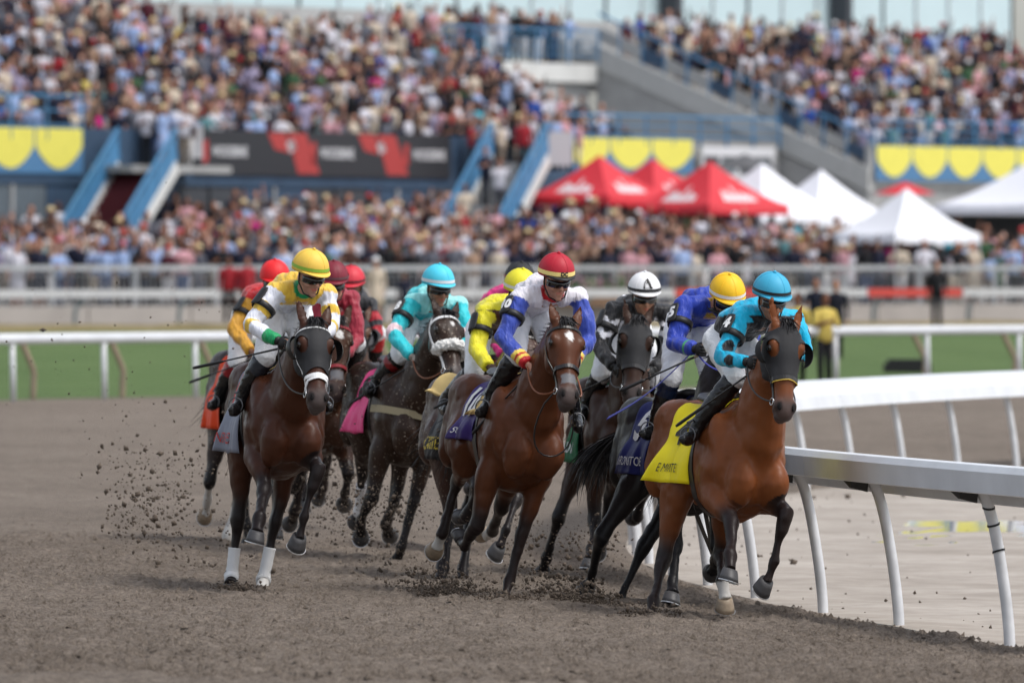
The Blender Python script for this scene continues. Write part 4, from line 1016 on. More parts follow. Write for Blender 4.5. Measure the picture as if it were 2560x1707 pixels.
def breastgirth(H, m, w=.06):
    T = H.T; T3 = T.to_3x3(); P = []; Nr = []
    for a in np.linspace(-100, 100, 41):
        an = math.radians(a); o = T @ Vector((.35, 0, 1.14 - .0)); dr = T3 @ Vector((math.cos(an), math.sin(an), .12 * abs(math.sin(an))))
        h = H.bvh.ray_cast(o + dr * .9, -dr, .9); p = h[0] if h[0] is not None else o + dr * .4; P.append(p + dr * .004); Nr.append(dr)
    mb = MB(); ribbon(mb, P, Nr, w, .006); return mb.build('breast_strap', m, H.root)
# ------------------------------------------------------------------ jockeys
M_JERSEY = mat('silk', (.5, .5, .5), .48, .28, attr='col', var=.08, vscale=9, bump=.9, bscale=13, sheen=.15, sstretch=(1, 1.9, .6), bdist=.03, detail=2.0)
M_BREECH = mat('nylon_breeches', (.72, .73, .75), .5, .3, attr='col', var=.05, vscale=8, bump=.9, bscale=13, bdist=.03, detail=2.0)
M_BOOT = mat('boot_leather', (.01, .01, .011), .24, .45, attr='col', bump=.45, bscale=15, bdist=.012)
M_SKIN = mat('skin', (.4, .2, .13), .5, .4, attr='col', var=.08, vscale=14)
M_LENS = mat('dark_lens', (.006, .006, .007), .08, .8)
M_GRAPH = mat('graphite_shaft', (.012, .012, .012), .35, .5)
M_IRON = mat('dark_stirrup_iron', (.16, .16, .17), .4, .5, metal=.7)
SKIN = dict(pale=(.52, .27, .19), tan=(.36, .18, .11), brown=(.17, .075, .042), dark=(.06, .028, .018))

def make_jockey(H, label, hel, sh, el, ha, hip=None, kn=None, an=None, toe=None, look=(0, -.25), skin='pale', pattern=None, jersey=(.6, .6, .6), breeches=(.74, .75, .77), boot_top=(.01, .01, .012),
                boot_top2=None, cap=(.5, .05, .05), band=None, peak=None, gloves=None, cuffs=None, collar=None, number=None, arm_band=True, capword=None, goggle=True, voxel=.0128, xf=None, peak_on=True, mask=None, button=True):
    """hel/sh/el/ha...: pixels of the joints (right, left); None = follows the usual crouch"""
    UP = -9
    sh = [None if q is None else (q[0], q[1] + UP) for q in sh] if sh is not None else None
    X = dict(hel=.60, sh=.40, el=.52, ha=.80, hip=-.10, kn=.44, an=.26, toe=.40); X.update(xf or {})
    T = H.T; tp = lambda x, y, z: T @ Vector((x, y, z))
    P = H.on_plane
    root = empty('person', (H.MW @ Vector((0, 0, 0)))[:], H.root.rotation_euler.z); tag(root, label, 'jockey', 'jockeys')
    head = P(hel, X['hel'])
    def pair(v, key, dflt):
        out = []
        for i, s in enumerate((-1, 1)):
            q = v[i] if v is not None else None
            out.append(P(q, X[key]) if q is not None else dflt(s))
        return out
    S = pair(sh, 'sh', lambda s: head + Vector((-.18, s * .19, -.17)))
    mids = (S[0] + S[1]) / 2
    A = pair(ha, 'ha', lambda s: tp(.85, s * .09, 1.66)); E = pair(el, 'el', lambda s: S[0 if s < 0 else 1].lerp(A[0 if s < 0 else 1], .5) + Vector((-.12, s * .14, -.05)))
    Hp = pair(hip, 'hip', lambda s: tp(-.18, s * .10, 1.86)); K = pair(kn, 'kn', lambda s: tp(.36, s * .265, 1.72)); Nk = pair(an, 'an', lambda s: tp(.10, s * .31, 1.36)); Tt = pair(toe, 'toe', lambda s: Nk[0 if s < 0 else 1] + T.to_3x3() @ Vector((.17, s * .03, -.06)))
    # keep the arms near human length
    for i in (0, 1):
        for (a, lst, L) in ((S[i], E, .29), (None, A, .26)):
            a = a or E[i]; dv = lst[i] - a
            if dv.length > L * 1.3: lst[i] = a + dv.normalized() * (L * 1.3)
    midh = (Hp[0] + Hp[1]) / 2; lat = (S[1] - S[0]).normalized()
    # face direction in the horse frame
    yaw, pit = look; fd = Vector((math.cos(pit) * math.cos(yaw), math.cos(pit) * math.sin(yaw), math.sin(pit))); hs = Vector((0, 0, 1)).cross(fd).normalized(); hu = fd.cross(hs).normalized()
    HM = Matrix((fd, hs, hu)).transposed(); HS = 1.09; head = head - hu * .012; hp = lambda x, y, z: head + (fd * x + hs * y + hu * z) * HS
    # ---------- body (skin)
    mb = MB()
    mb.ell(head, (.103, .08, .125), HM); mb.ell(hp(.028, 0, -.075), (.066, .056, .065), HM); mb.ell(hp(.075, 0, -.117), (.026, .026, .02), HM)
    mb.ell(hp(.095, 0, -.03), (.026, .016, .035), HM); mb.ell(hp(.112, 0, -.043), (.016, .017, .012), HM); mb.ell(hp(.086, 0, -.083), (.016, .026, .012), HM); mb.ell(hp(.084, 0, .005), (.018, .055, .016), HM)
    for s in (-1, 1):
        mb.ell(hp(.06, s * .042, -.045), (.03, .024, .026), HM); mb.ell(hp(-.005, s * .078, -.02), (.02, .012, .032), HM)
    neckb = mids + (mids - midh).normalized() * .02
    mb.tube([hp(-.03, 0, -.06), head.lerp(neckb, .55) + Vector((0, 0, -.01)), neckb], [.052, .054, .062], 12)
    spine = [midh, midh.lerp(mids, .35) + Vector((0, 0, .05)), midh.lerp(mids, .7) + Vector((0, 0, .05)), mids]
    mb.tube(spine, [(.13, .10), (.125, .09), (.15, .10), (.13, .075)], 14, lat=lat)
    for i in (0, 1):
        mb.tube([mids.lerp(S[i], .5), S[i], E[i], A[i]], [.05, .05, .038, .026], 10)
        mb.tube([Hp[i], K[i]], [.075, .055], 10); mb.tube([K[i], Nk[i]], [.05, .035], 10)
    # hands: palm, four curled fingers and a thumb closing on the rein
    hands = MB()
    def hand(mbx, i, grow=0.0):
        a = A[i]; fdv = (A[i] - E[i]).normalized(); s = -1 if i == 0 else 1
        up = Vector((0, 0, 1)); across = fdv.cross(up).normalized(); up = across.cross(fdv).normalized()    # fist with the thumb on top
        M = Matrix((fdv, across, up)).transposed(); palm = a + fdv * .045; inn = across * (s * (1 if across.y > 0 else -1) * -1)
        mbx.ell(palm, (.046 + grow, .019 + grow, .042 + grow), M, 10, 7)
        for k in range(4):
            b = palm + fdv * .034 + up * (.030 - k * .020); r = (.0095, .010, .0097, .0085)[k] + grow; l = (.9, 1.0, .95, .8)[k]
            q = [b - fdv * .01, b + fdv * .022 * l, b + fdv * .026 * l + inn * .026, b - fdv * .004 + inn * .040, b - fdv * .022 + inn * .03]
            mbx.tube(q, [r, r, r * .97, r * .92, r * .8], 8)
        mbx.tube([palm - fdv * .02 + up * .030 + inn * .004, palm + fdv * .012 + up * .044 + inn * .014, palm + fdv * .036 + up * .042 + inn * .022, palm + fdv * .050 + up * .036 + inn * .026], [.012 + grow, .011 + grow, .0105 + grow, .008 + grow], 8)
    for i in (0, 1): hand(mb, i)
    me = remesh(mb, .012, 1, .4); V = verts_np(me); base = np.array(SKIN[skin]); col = np.tile(base, (len(V), 1))
    rel = V - np.array(head); fx = rel @ np.array(fd); fy = rel @ np.array(hs); fz = rel @ np.array(hu)
    lips = (np.abs(fz + .083) < .008) & (np.abs(fy) < .024) & (fx > .07); col[lips] = base * np.array((.85, .5, .5))
    stub = (fz < -.06) & (fx > .02) & ~lips & (np.linalg.norm(rel, axis=1) < .18); col[stub] *= .86
    brow = (np.abs(fz - .012) < .008) & (np.abs(fy) > .012) & (np.abs(fy) < .06) & (fx > .05); col[brow] *= .3
    set_col(me, col); body = link_mesh('body', me, M_SKIN, root, True)
    for s in (-1, 1):
        e = MB(); e.ell(hp(.083, s * .030, -.012), (.010, .013, .009), HM, 8, 6); e.build('eye', M_EYE, root, True)
    # ---------- jersey
    jm = MB(); hem = midh.lerp(mids, .12)
    js = [hem, midh.lerp(mids, .33) + Vector((0, 0, .06)), midh.lerp(mids, .62) + Vector((0, 0, .07)), midh.lerp(mids, .85) + Vector((0, 0, .045)), mids + (mids - midh).normalized() * .035]
    jm.tube(js, [(.158, .125), (.166, .125), (.182, .130), (.168, .112), (.085, .07)], 18, lat=lat)
    for i in (0, 1):
        w = A[i] - (A[i] - E[i]).normalized() * .01
        jm.ell(S[i], (.082, .082, .078)); jm.ell(E[i], (.062, .062, .062)); jm.tube([mids.lerp(S[i], .35), S[i], S[i].lerp(E[i], .5), E[i], E[i].lerp(w, .5), w], [.088, .083, .074, .066, .056, .042], 12)
    neck2 = head.lerp(neckb, .75); jm.tube([neckb, neck2], [.072, .066], 12)
    me = remesh(jm, voxel, 3); V = verts_np(me); Nn = normals_np(me)
    V += Nn * ((vnoise3(V * np.array((9, 16, 10)) + 5) - .45) * .030 + (vnoise3(V * np.array((18, 30, 26))) - .5) * .013)[:, None]; set_verts(me, V)
    # region: sleeve right / left with t from shoulder (0) to wrist (2), torso t from hem 0 to shoulders 1
    reg = np.zeros(len(V), int); tt = np.zeros(len(V)); tb = np.full(len(V), 9.0)
    dd, t = seg_dist(V, midh, mids); tors = t.copy()
    for i in (0, 1):
        for k, (a, b) in enumerate(((S[i], E[i]), (E[i], A[i]))):
            d2, t2 = seg_dist(V, a, b); m = (d2 < .098) & (d2 < tb) & ((k == 1) | (t2 > .04)); reg[m] = 1 + i; tt[m] = k + t2[m]; tb[m] = d2[m]
    side = (V - np.array(mids)) @ np.array(lat); frontn = Nn @ np.array(fd)
    col = np.tile(np.array(jersey), (len(V), 1))
    if pattern: col = pattern(V, Nn, reg, tt, tors, side, col, dict(S=S, E=E, A=A, mids=mids, midh=midh, lat=lat, fd=fd, hz=mids.z - V[:, 2], fx=(V - np.array(mids)) @ np.array(fd)))
    if cuffs is not None:
        for c0, c1, cc in cuffs: m = (reg > 0) & (tt >= c0) & (tt <= c1); col[m] = cc
    if collar is not None:
        dn, tn = seg_dist(V, neckb, neck2); m = (dn < .088) & (tn > .25) & (reg == 0); col[m] = collar
    set_col(me, col); link_mesh('jersey', me, M_JERSEY, root, True)
    # ---------- breeches, boots
    bm_ = MB(); bm_.tube([midh + (midh - mids).normalized() * .10, midh, midh.lerp(mids, .22) + Vector((0, 0, .02))], [(.12, .10), (.165, .135), (.14, .10)], 16, lat=lat)
    for i in (0, 1): bm_.ell(K[i], (.084, .08, .084)); bm_.tube([Hp[i], Hp[i].lerp(K[i], .5), K[i], K[i].lerp(Nk[i], .14)], [.112, .098, .078, .068], 14)
    me = remesh(bm_, .0145, 2); V = verts_np(me); Nn = normals_np(me); V += Nn * ((vnoise3(V * np.array((15, 25, 15))) - .5) * .016)[:, None]; set_verts(me, V)
    set_col(me, np.tile(np.array(breeches), (len(V), 1))); link_mesh('breeches', me, M_BREECH, root, True)
    for i in (0, 1):
        b = MB(); k0 = K[i].lerp(Nk[i], .06); heel = Nk[i] + (Nk[i] - Tt[i]).normalized() * .035 + Vector((0, 0, -.045)); ball = Tt[i]
        b.tube([k0, K[i].lerp(Nk[i], .3), K[i].lerp(Nk[i], .6), K[i].lerp(Nk[i], .88), Nk[i] + Vector((0, 0, -.035))], [.080, .079, .067, .052, .050], 14)
        b.tube([heel, Nk[i].lerp(ball, .35) + Vector((0, 0, -.045)), ball.lerp(Nk[i], .2) + Vector((0, 0, -.03)), ball + (ball - Nk[i]).normalized() * .055], [(.042, .042), (.046, .048), (.052, .042), (.032, .026)], 12)
        me = remesh(b, .012, 2); V = verts_np(me); Nn = normals_np(me); V += Nn * ((vnoise3(V * np.array((26, 26, 55))) - .5) * .010)[:, None]; set_verts(me, V)
        d3, t3 = seg_dist(V, K[i], Nk[i]); col = np.tile(np.array((.011, .011, .012)), (len(V), 1)); col[t3 < .36] = boot_top
        if boot_top2 is not None: col[t3 < .20] = boot_top2
        set_col(me, col); bo = link_mesh('boot', me, M_BOOT, root, True)
        # stirrup iron round the ball of the foot, hung from its leather: part of the horse's tack
        f0 = ball.lerp(Nk[i], .3) + Vector((0, 0, -.05)); ax = (ball - Nk[i]).normalized(); sd = ax.cross(Vector((0, 0, 1))).normalized(); si = MB()
        loop = [f0 + sd * (.054 * math.cos(a)) + Vector((0, 0, 1)) * (.045 + .055 * math.sin(a)) for a in np.linspace(-.6, math.pi + .6, 13)] + [f0 - sd * .038 + Vector((0, 0, .004)), f0 + sd * .038 + Vector((0, 0, .004))]
        si.tube(loop + [loop[0]], .005, 6, cap=False); so = si.build('stirrup', M_IRON, H.root, True)
        top = f0 + Vector((0, 0, .13)); lm = MB(); lm.bar(top, tp(.10, (-.2 if i == 0 else .2), 1.45), .02, .006); lm.build('stirrup_leather', M_LEATHER, H.root)
    # ---------- gloves
    if gloves is not None:
        for i in (0, 1):
            g = MB(); hand(g, i, .0035); w = A[i]; dv = (A[i] - E[i]).normalized(); g.tube([w - dv * .045, w - dv * .01, w + dv * .02], [.037, .034, .03], 12)
            g.build('glove', mat('glove_' + str(gloves), gloves, .5, .4), root, True)
    # ---------- helmet with peak, band, harness, goggles
    def helm(th, ph, r=0.0):
        """th from crown 0 to rim, ph round the head, 0 = front"""
        rx, ry_, rz = .138 + r, .118 + r, .128 + r
        return hp(-.012 + rx * math.sin(th) * math.cos(ph), ry_ * math.sin(th) * math.sin(ph), .042 + rz * math.cos(th))
    hm = MB(); nt, np_ = 12, 30; rim = [1.72 + .12 * (-math.cos(2 * math.pi * k / np_)) for k in range(np_)]
    vs = [helm(0, 0)]; fs = []
    for i in range(1, nt + 1):
        for k in range(np_): vs.append(helm(rim[k] * i / nt, 2 * math.pi * k / np_, .0015 * math.cos(3 * 2 * math.pi * k / np_) ** 8))
    for k in range(np_): fs.append((0, 1 + k, 1 + (k + 1) % np_))
    for i in range(nt - 1):
        for k in range(np_): a = 1 + i * np_ + k; b = 1 + i * np_ + (k + 1) % np_; fs.append((a, a + np_, b + np_, b))
    hm.add(vs, fs); hm.tube([helm(0, 0), helm(0, 0, .012)], [.013, .009], 10) if button else None
    ho = hm.build('helmet', mat('cap_' + label, cap, .55, .4, var=.04, vscale=12, bump=.25, bscale=14, bdist=.008), root, True)
    md = ho.modifiers.new('t', 'SOLIDIFY'); md.thickness = .004; md.offset = -1
    # seams of the cap cover
    sm = MB()
    for k in range(6):
        ph = math.pi * k / 3 + .25; pts = [helm(t, ph, .001) for t in np.linspace(.06, 1.55, 10)]; sm.tube(pts, .0014, 5)
    so_ = sm.build("cap_seam", MATS["cap_" + label], ho); so_["kind"] = "stuff"
    if peak_on:
        pk = MB(); vs = []; n = 16
        for j, ext in enumerate((0, .022, .040)):
            for k in range(n + 1):
                ph = -1.15 + 2.3 * k / n; e = ext * math.cos(ph * 1.25) if abs(ph) < 1.2 else 0; e = max(e, 0); th = 1.72 - .12 * math.cos(ph) - .08
                q = helm(th, ph, .002); vs.append(q + fd * e + hu * (-.35 * e))
        fs = [(j * (n + 1) + k, j * (n + 1) + k + 1, (j + 1) * (n + 1) + k + 1, (j + 1) * (n + 1) + k) for j in range(2) for k in range(n)]
        pk.add(vs, fs); po = pk.build('peak', mat('peak_' + label, peak or cap, .5, .4), ho, True); md = po.modifiers.new('t', 'SOLIDIFY'); md.thickness = .005
    if band is not None:
        bw = band[1] if len(band) > 1 and isinstance(band[1], float) else .024; bc = band[0]; bmesh_ = MB(); vs = []; n = 40; t0 = 1.38
        for j in range(2):
            for k in range(n): ph = 2 * math.pi * k / n; vs.append(helm(t0 - .10 * math.cos(ph) + j * bw / .125, ph, .0035))
        bmesh_.add(vs, [(k, n + k, n + (k + 1) % n, (k + 1) % n) for k in range(n)]); bmesh_.build('cap_band', mat('band_' + str(bc), bc, .5, .4), ho, True)
    if capword:
        wd, size, wc, thc = capword
        text_on(wd, size, lambda u, v: helm(thc - .10 * math.cos(u / .13) - v / .125, u / .118, .0065), 'lettering', mat('ink_' + str(wc), wc, .6), ho, .002, 1)
    gm = MB()
    if goggle:
        vs = []; n = 14
        for j, z in enumerate((.012, -.005, -.028, -.034)):
            for k in range(n + 1):
                ph = -1.25 + 2.5 * k / n; nose = .55 * math.exp(-(ph / .16) ** 2) if j >= 2 else 0
                rr = (.102, .112, .108, .098)[j]; vs.append(hp(rr * math.cos(ph) + .008, .086 * math.sin(ph), z + .022 * nose))
        gm.add(vs, [(j * (n + 1) + k, j * (n + 1) + k + 1, (j + 1) * (n + 1) + k + 1, (j + 1) * (n + 1) + k) for j in range(3) for k in range(n)])
        go = gm.build('goggles', M_LENS, root, True); md = go.modifiers.new('t', 'SOLIDIFY'); md.thickness = .003
    st = MB()
    for s in (-1, 1): st.tube([hp(.0, s * .088, .03), hp(.012, s * .084, -.05), hp(.05, s * .055, -.115), hp(.07, 0, -.138)], .006, 6)
    st.build('chin_strap', M_LEATHER, root)
    if mask is not None:
        k = MB(); k.ell(hp(.04, 0, -.085), (.068, .062, .05), HM); k.build('face_scarf', mat('scarf_' + str(mask), mask, .8), root, True)
    # ---------- number armband on the right sleeve
    if arm_band:
        a, b = S[0], E[0]; c0, c1 = a.lerp(b, .44), a.lerp(b, .58); bm2 = MB(); bm2.tube([c0, c1], [.094, .089], 16, cap=False); ao = bm2.build('armband', M_BLACK, root, True); md = ao.modifiers.new('t', 'SOLIDIFY'); md.thickness = .004
        ax = (a - b).normalized(); viewv = (H.cam_l - a).normalized(); outv = (S[0] - S[1]).normalized() * 1.1 + viewv * .55; outv = (outv - ax * outv.dot(ax)).normalized(); sdv = ax.cross(outv).normalized(); c = a.lerp(b, .36) + outv * .097
        pm = MB(); Mx = Matrix((sdv, ax, outv)).transposed(); vs = []
        for j in range(7):
            y = -.075 + .15 * j / 6; w = .045 if 0 < j < 6 else .036
            for k in range(7):
                x = -w + 2 * w * k / 6; vs.append(c + sdv * x + ax * y - outv * (x * x * 5.5))
        pm.add(vs, [(j * 7 + k, j * 7 + k + 1, (j + 1) * 7 + k + 1, (j + 1) * 7 + k) for j in range(6) for k in range(6)])
        plate = pm.build('number_plate', M_BLACK, ao, True); md = plate.modifiers.new('t', 'SOLIDIFY'); md.thickness = .006; md.offset = 0
        if number:
            text_on(number, .115 if len(number) == 1 else .095, lambda u, v: c + sdv * (-u if sdv.dot(Vector((0, -1, 0))) > 2 else u) + ax * v + outv * (.006 - u * u * 5.5), 'number', M_WHITE, ao, .006, 1)
    H.hands = A; H.jock = dict(root=root, A=A, E=E, S=S, head=head, K=K, Nk=Nk, Tt=Tt, mids=mids, midh=midh, hp=hp, helm=helm, hel=ho)
    return root
def whip(H, p0, x0, p1, x1, label, grip=True, rr=.0075):
    a = H.MW @ H.on_plane(p0, x0); b = H.MW @ H.on_plane(p1, x1); r = empty('whip', a); tag(r, label, 'whip', 'whips held by the jockeys')
    L = lambda t: a.lerp(b, t) - a
    m = MB(); m.tube([L(0), L(.35), L(.68)], [rr * 1.15, rr * .85, rr * .75], 8); m.build('shaft', M_GRAPH, r, True)
    m = MB(); m.tube([L(.66), L(.7), L(.97), L(1)], [(rr * .8), (rr * 1.5), (rr * 1.6), (rr * 1.2)], 8); m.build('padded_end', M_BLACK, r, True)
    m = MB(); m.tube([L(-.10), L(0.0)], [rr * 1.5, rr * 1.4], 8); m.build('grip', mat('whip_grip', (.3, .24, .16), .6), r, True)
    return r
# ------------------------------------------------------------------ the field
D_ = lambda *j, **k: dict(j=list(j), **k)
HOR = {}
HOR['A'] = make_horse('bright bay leading horse in black blinker hood and yellow saddle cloth, nearest the white rail', 1792, 59.3, 22, roll=8, dz=-.055,
    poll=(1963, 815), muzz=(1961, 1050), headyaw=0, necklen=.93, coat=(.165, .050, .015),
    legs=dict(RF=D_(((1831, 1307), -1), ((1827, 1387), -1), ((1826, 1435), -1)), LF=D_(((1964, 1279), -1), ((1936, 1403), -1), ((1911, 1468), 1)),
              RH=D_(((1657, 1406), 1), ((1635, 1499), -1), ((1627, 1548), -1), down=True), LH=D_(((1802, 1385), 1), ((1806, 1450), -1), ((1815, 1510), -1))),
    socks=dict(LH=2.05), points=.95, ears=(.25, .15), tail=dict(dir=Vector((-.8, .3, -.5)), n=160))
HOR['D'] = make_horse('reddish bay horse with grey nose patch and purple saddle cloth, centre of the field', 1258, 61.8, 19, roll=9, dz=.05,
    poll=(1413, 812), muzz=(1421, 1016), headyaw=4, coat=(.088, .028, .011), nose_grey=1, star=1.0,
    legs=dict(RF=D_(((1175, 1375), -1), ((1160, 1362), 1), ((1152, 1348), 1)), LF=D_(((1288, 1390), -1), ((1273, 1455), -1), ((1259, 1502), -1), down=True),
              RH=D_(((1145, 1203), 1), ((1104, 1335), 1), ((1090, 1376), 1)), LH=D_(((1255, 1262), 1), ((1231, 1326), 1), ((1210, 1340), 1))),
    socks=dict(RH=2.1, LH=2.1))
HOR['H'] = make_horse('dark bay horse in black hood with white crossed noseband and grey saddle cloth, front left', 686, 62.0, 12, roll=6, dz=.085,
    poll=(785, 812), muzz=(795, 1024), headyaw=6, coat=(.054, .018, .009),
    legs=dict(RF=D_(((661, 1225), -1), ((649, 1292), -1), ((641, 1340), -1)), LF=D_(((795, 1170), -1), ((760, 1292), -1), ((744, 1362), 1)),
              RH=D_(((593, 1315), 1), ((579, 1438), -1), ((577, 1466), -1), down=True), LH=D_(((679, 1348), 1), ((659, 1446), -1), ((655, 1483), -1), down=True)),
    socks=dict(LH=2.25), wraps=dict(RH=(.52, (.66, .66, .66), .45), LH=(.46, (.66, .66, .66), .18)))
HOR['B'] = make_horse('near-black horse with navy saddle cloth half hidden behind the yellow-clothed leader', 1690, 61.6, 20, roll=7, dz=-.06,
    poll=(1835, 790), muzz=(1900, 960), headyaw=5, coat=(.016, .013, .013), points=.9, ears=(.5, -.5),
    legs=dict(RF=D_(((1693, 1361), -1), ((1682, 1450), -1), ((1681, 1492), -1)), LF=D_(((1794, 1368), -1), ((1790, 1400), 1), ((1783, 1432), 1)),
              RH=D_(((1503, 1339), 1), ((1482, 1428), 1), ((1468, 1475), 1)), LH=D_(((1600, 1378), 1), ((1553, 1493), -1), ((1540, 1530), -1), down=True)),
    tail=dict(dir=Vector((-.5, -.75, -.45)), n=320, len=.52, drop=Vector((.05, .1, -.7))))
HOR['C'] = make_horse('dark brown horse in black hood with green saddle cloth, right of the centre horse', 1532, 67.3, 9, roll=5, dz=.03,
    poll=(1593, 805), muzz=(1577, 1008), headyaw=-2, coat=(.036, .0155, .009), voxel=.016,
    legs=dict(RF=D_(((1489, 1314), -1), ((1479, 1371), -1), ((1474, 1408), -1)), LF='fold', RH=D_(((1392, 1303), 1), ((1367, 1393), 1), ((1356, 1435), 1)), LH='hback'))
HOR['E'] = make_horse('brown horse with black and gold saddle cloth, mostly hidden behind the centre horse', 1190, 65.6, 17, roll=7, dz=.0, coat=(.055, .026, .019), voxel=.016, mud=True,
    poll=(1315, 840), muzz=(1330, 1020),
    legs=dict(RH=D_(((1128, 1330), 1), ((1106, 1420), -1), ((1097, 1460), -1), down=True), LH=D_(((1167, 1340), 1), ((1159, 1420), -1), ((1157, 1460), -1), down=True),
              RF='fold', LF=D_(((1290, 1251), -1), ((1266, 1323), -1), ((1243, 1380), 1))))
HOR['G'] = make_horse('dark brown horse with fluffy white noseband roll and pink saddle cloth, behind the centre horse', 985, 69.3, 18, roll=6, dz=.06,
    poll=(1115, 790), muzz=(1140, 958), headyaw=16, coat=(.030, .016, .0105), star=.5, voxel=.017, mud=True,
    legs=dict(RF=D_(((927, 1246), -1), ((900, 1303), 1), ((903, 1342), 1)), LF=D_(((1029, 1271), -1), ((1002, 1375), -1), ((988, 1412), 1)),
              RH=D_(((905, 1180), 1), ((900, 1275), 1), ((892, 1305), 1)), LH=D_(((985, 1250), 1), ((965, 1310), 1), ((974, 1338), 1))),
    wraps=dict(RH=(.35, (.7, .68, .68), .3)))
HOR['K'] = make_horse('dark horse with orange saddle cloth and white hind sock, leftmost and half hidden', 625, 73.0, 14, roll=6, dz=.08, coat=(.040, .028, .026), voxel=.019, mud=True, poll=(735, 830), muzz=(745, 1000),
    legs=dict(RH=D_(((523, 1205), 1), ((517, 1258), 1), ((513, 1292), 1)), LH=D_(((580, 1280), 1), ((566, 1345), 1), ((560, 1390), 1)), RF=D_(((615, 1262), -1), ((618, 1320), 1), ((620, 1366), 1)), LF='fold'),
    socks=dict(RH=1.15, LH=1.5))
HOR['I'] = make_horse('brown horse with star and red browband, directly behind the front left horse', 775, 71.0, 13, roll=6, dz=.06, coat=(.060, .026, .015), voxel=.017, mud=True,
    poll=(842, 805), muzz=(840, 1000), headyaw=5, star=1.2, nose_grey=1,
    legs=dict(LF=D_(((872, 1185), -1), ((862, 1235), 1), ((861, 1262), 1)), RF='fold', RH='hunder', LH='hback'))
HOR['J'] = make_horse('brown horse in dark hood with greyish muzzle, far back between maroon and turquoise jockeys', 838, 77.5, 12, roll=6, dz=.10, coat=(.085, .036, .02), voxel=.019, mud=True,
    poll=(893, 795), muzz=(884, 940), headyaw=8, muzzle_dark=.25, legs=dict(RF='fold', LF='reach', RH='hunder', LH='hback'))
HOR['F'] = make_horse('dark brown horse at the back, almost wholly hidden behind the centre horses', 1215, 72.8, 15, roll=6, dz=.06, coat=(.05, .028, .02), voxel=.02, poll=(1335, 835), muzz=(1350, 990), legs=dict(RF='fold', LF='reach', RH='hunder', LH='hback'))
# ------------------------------------------------------------------ riders and tack, horse by horse
CLOTH = lambda n, c: mat('cloth_' + n, c, .55, .35, var=.05, vscale=7, bump=.35, bscale=10, bdist=.012)
M_HOODB = mat('hood_fabric', (.022, .022, .024), .7, .3, var=.12, vscale=10, bump=.3, bscale=40, bdist=.004)
M_GOLD = mat('gold_trim', (.55, .38, .05), .6); M_INK = mat('black_ink', (.012, .012, .012), .6); M_RED = mat('red_ink', (.45, .03, .03), .6); M_YINK = mat('yellow_ink', (.7, .52, .05), .6)
def c_(r, g, b): return np.array(srgb(r, g, b))
def standard(H, x=.1):
    saddle(H, M_LEATHER); girth(H, .20, .075, M_LEATHER)

# --- A: turquoise and black
H = HOR['A']
def patA(V, N, reg, tt, tors, side, col, J):
    blk = np.array((.008, .008, .01)); col[(reg == 0) & (J['hz'] > -.015)] = blk; col[(reg > 0) & (tt < .3) & (J['hz'] > .03) & (np.abs(side) < .2)] = blk
    for i in (0, 1):
        for (k, t, ang, r) in ((0, .42, 0, .058), (0, .55, 2.5, .055), (1, .22, .6, .06), (1, .55, 2.4, .052), (1, .8, 0, .05)):
            a, b = (J['S'][i], J['E'][i]) if k == 0 else (J['E'][i], J['A'][i]); ax = (b - a).normalized(); u = ax.orthogonal(); u.rotate(Quaternion(ax, ang)); c = np.array(a.lerp(b, t) + u * .06)
            col[(reg == i + 1) & (np.linalg.norm(V - c, axis=1) < r)] = blk
    return col
make_jockey(H, 'jockey in turquoise and black silks with turquoise helmet, riding the leading bay by the rail', (1929, 742), [(1856, 800), (1985, 808)], [(1806, 892), (2010, 880)], [(1868, 905), (1915, 910)],
    hip=[(1792, 845), (1846, 848)], kn=[(1838, 945), (1930, 960)], an=[(1737, 1068), None], toe=[(1712, 1092), None], look=(.05, -.35), skin='tan', jersey=srgb(0, 175, 215), pattern=patA, cap=srgb(60, 165, 200), band=(srgb(25, 28, 32), .018),
    gloves=(.01, .01, .01), number='4', xf=dict(ha=.78, el=.5, sh=.42))
saddle_cloth(H, CLOTH('yellow', srgb(245, 225, 25)), -.22, .25, .27, .05, 1)
cloth_text(H, '4', .34, .45, .48, M_INK, bold=.012, stretch=(1, 1)); cloth_text(H, 'E MINISTE', .082, .46, .86, M_INK, stretch=(.8, 1.2))
standard(H); bridle(H, M_LEATHER, .60, .028, nosem=M_LEATHER); head_strap(H, [(.635, -70), (.615, 0), (.635, 70)], .006, 'noseband_piping', M_GOLD, .012)
hood(H, M_HOODB); rein(H, H.hands[0], -1, M_LEATHER, .06); rein(H, H.hands[1], 1, M_LEATHER, .06)
whip(H, (1905, 912), .8, (1690, 1065), .35, 'black whip held along the boot of the jockey in turquoise and black')

# --- D: white, blue sleeves
H = HOR['D']
def patD(V, N, reg, tt, tors, side, col, J):
    col[(reg > 0) & (tt > .12)] = c_(58, 78, 170); return col
YEL, RED_ = c_(235, 205, 90), c_(190, 25, 35)
make_jockey(H, 'jockey in white silks with blue sleeves and red helmet, centre of the field', (1391, 692), [(1302, 752), (1446, 752)], [(1259, 842), (1470, 850)], [(1322, 915), (1420, 930)],
    hip=[(1290, 768), (1345, 770)], kn=[(1290, 893), (1395, 905)], an=[(1222, 995), (1438, 1020)], toe=[(1200, 1025), (1446, 1062)], look=(.06, -.32), skin='pale', jersey=srgb(225, 222, 230), pattern=patD,
    cap=srgb(175, 22, 45), band=(srgb(250, 225, 140), .026), capword=('DC', .034, (.02, .02, .02), 1.475), cuffs=[(1.62, 1.72, YEL), (1.72, 1.78, RED_), (1.78, 1.86, YEL), (1.86, 2.0, RED_)], collar=RED_, number='10', peak=(.01, .01, .012),
    xf=dict(ha=.82, el=.55, sh=.45))
saddle_cloth(H, CLOTH('purple', srgb(58, 42, 110)), -.15, .25, .17, .035, 3)
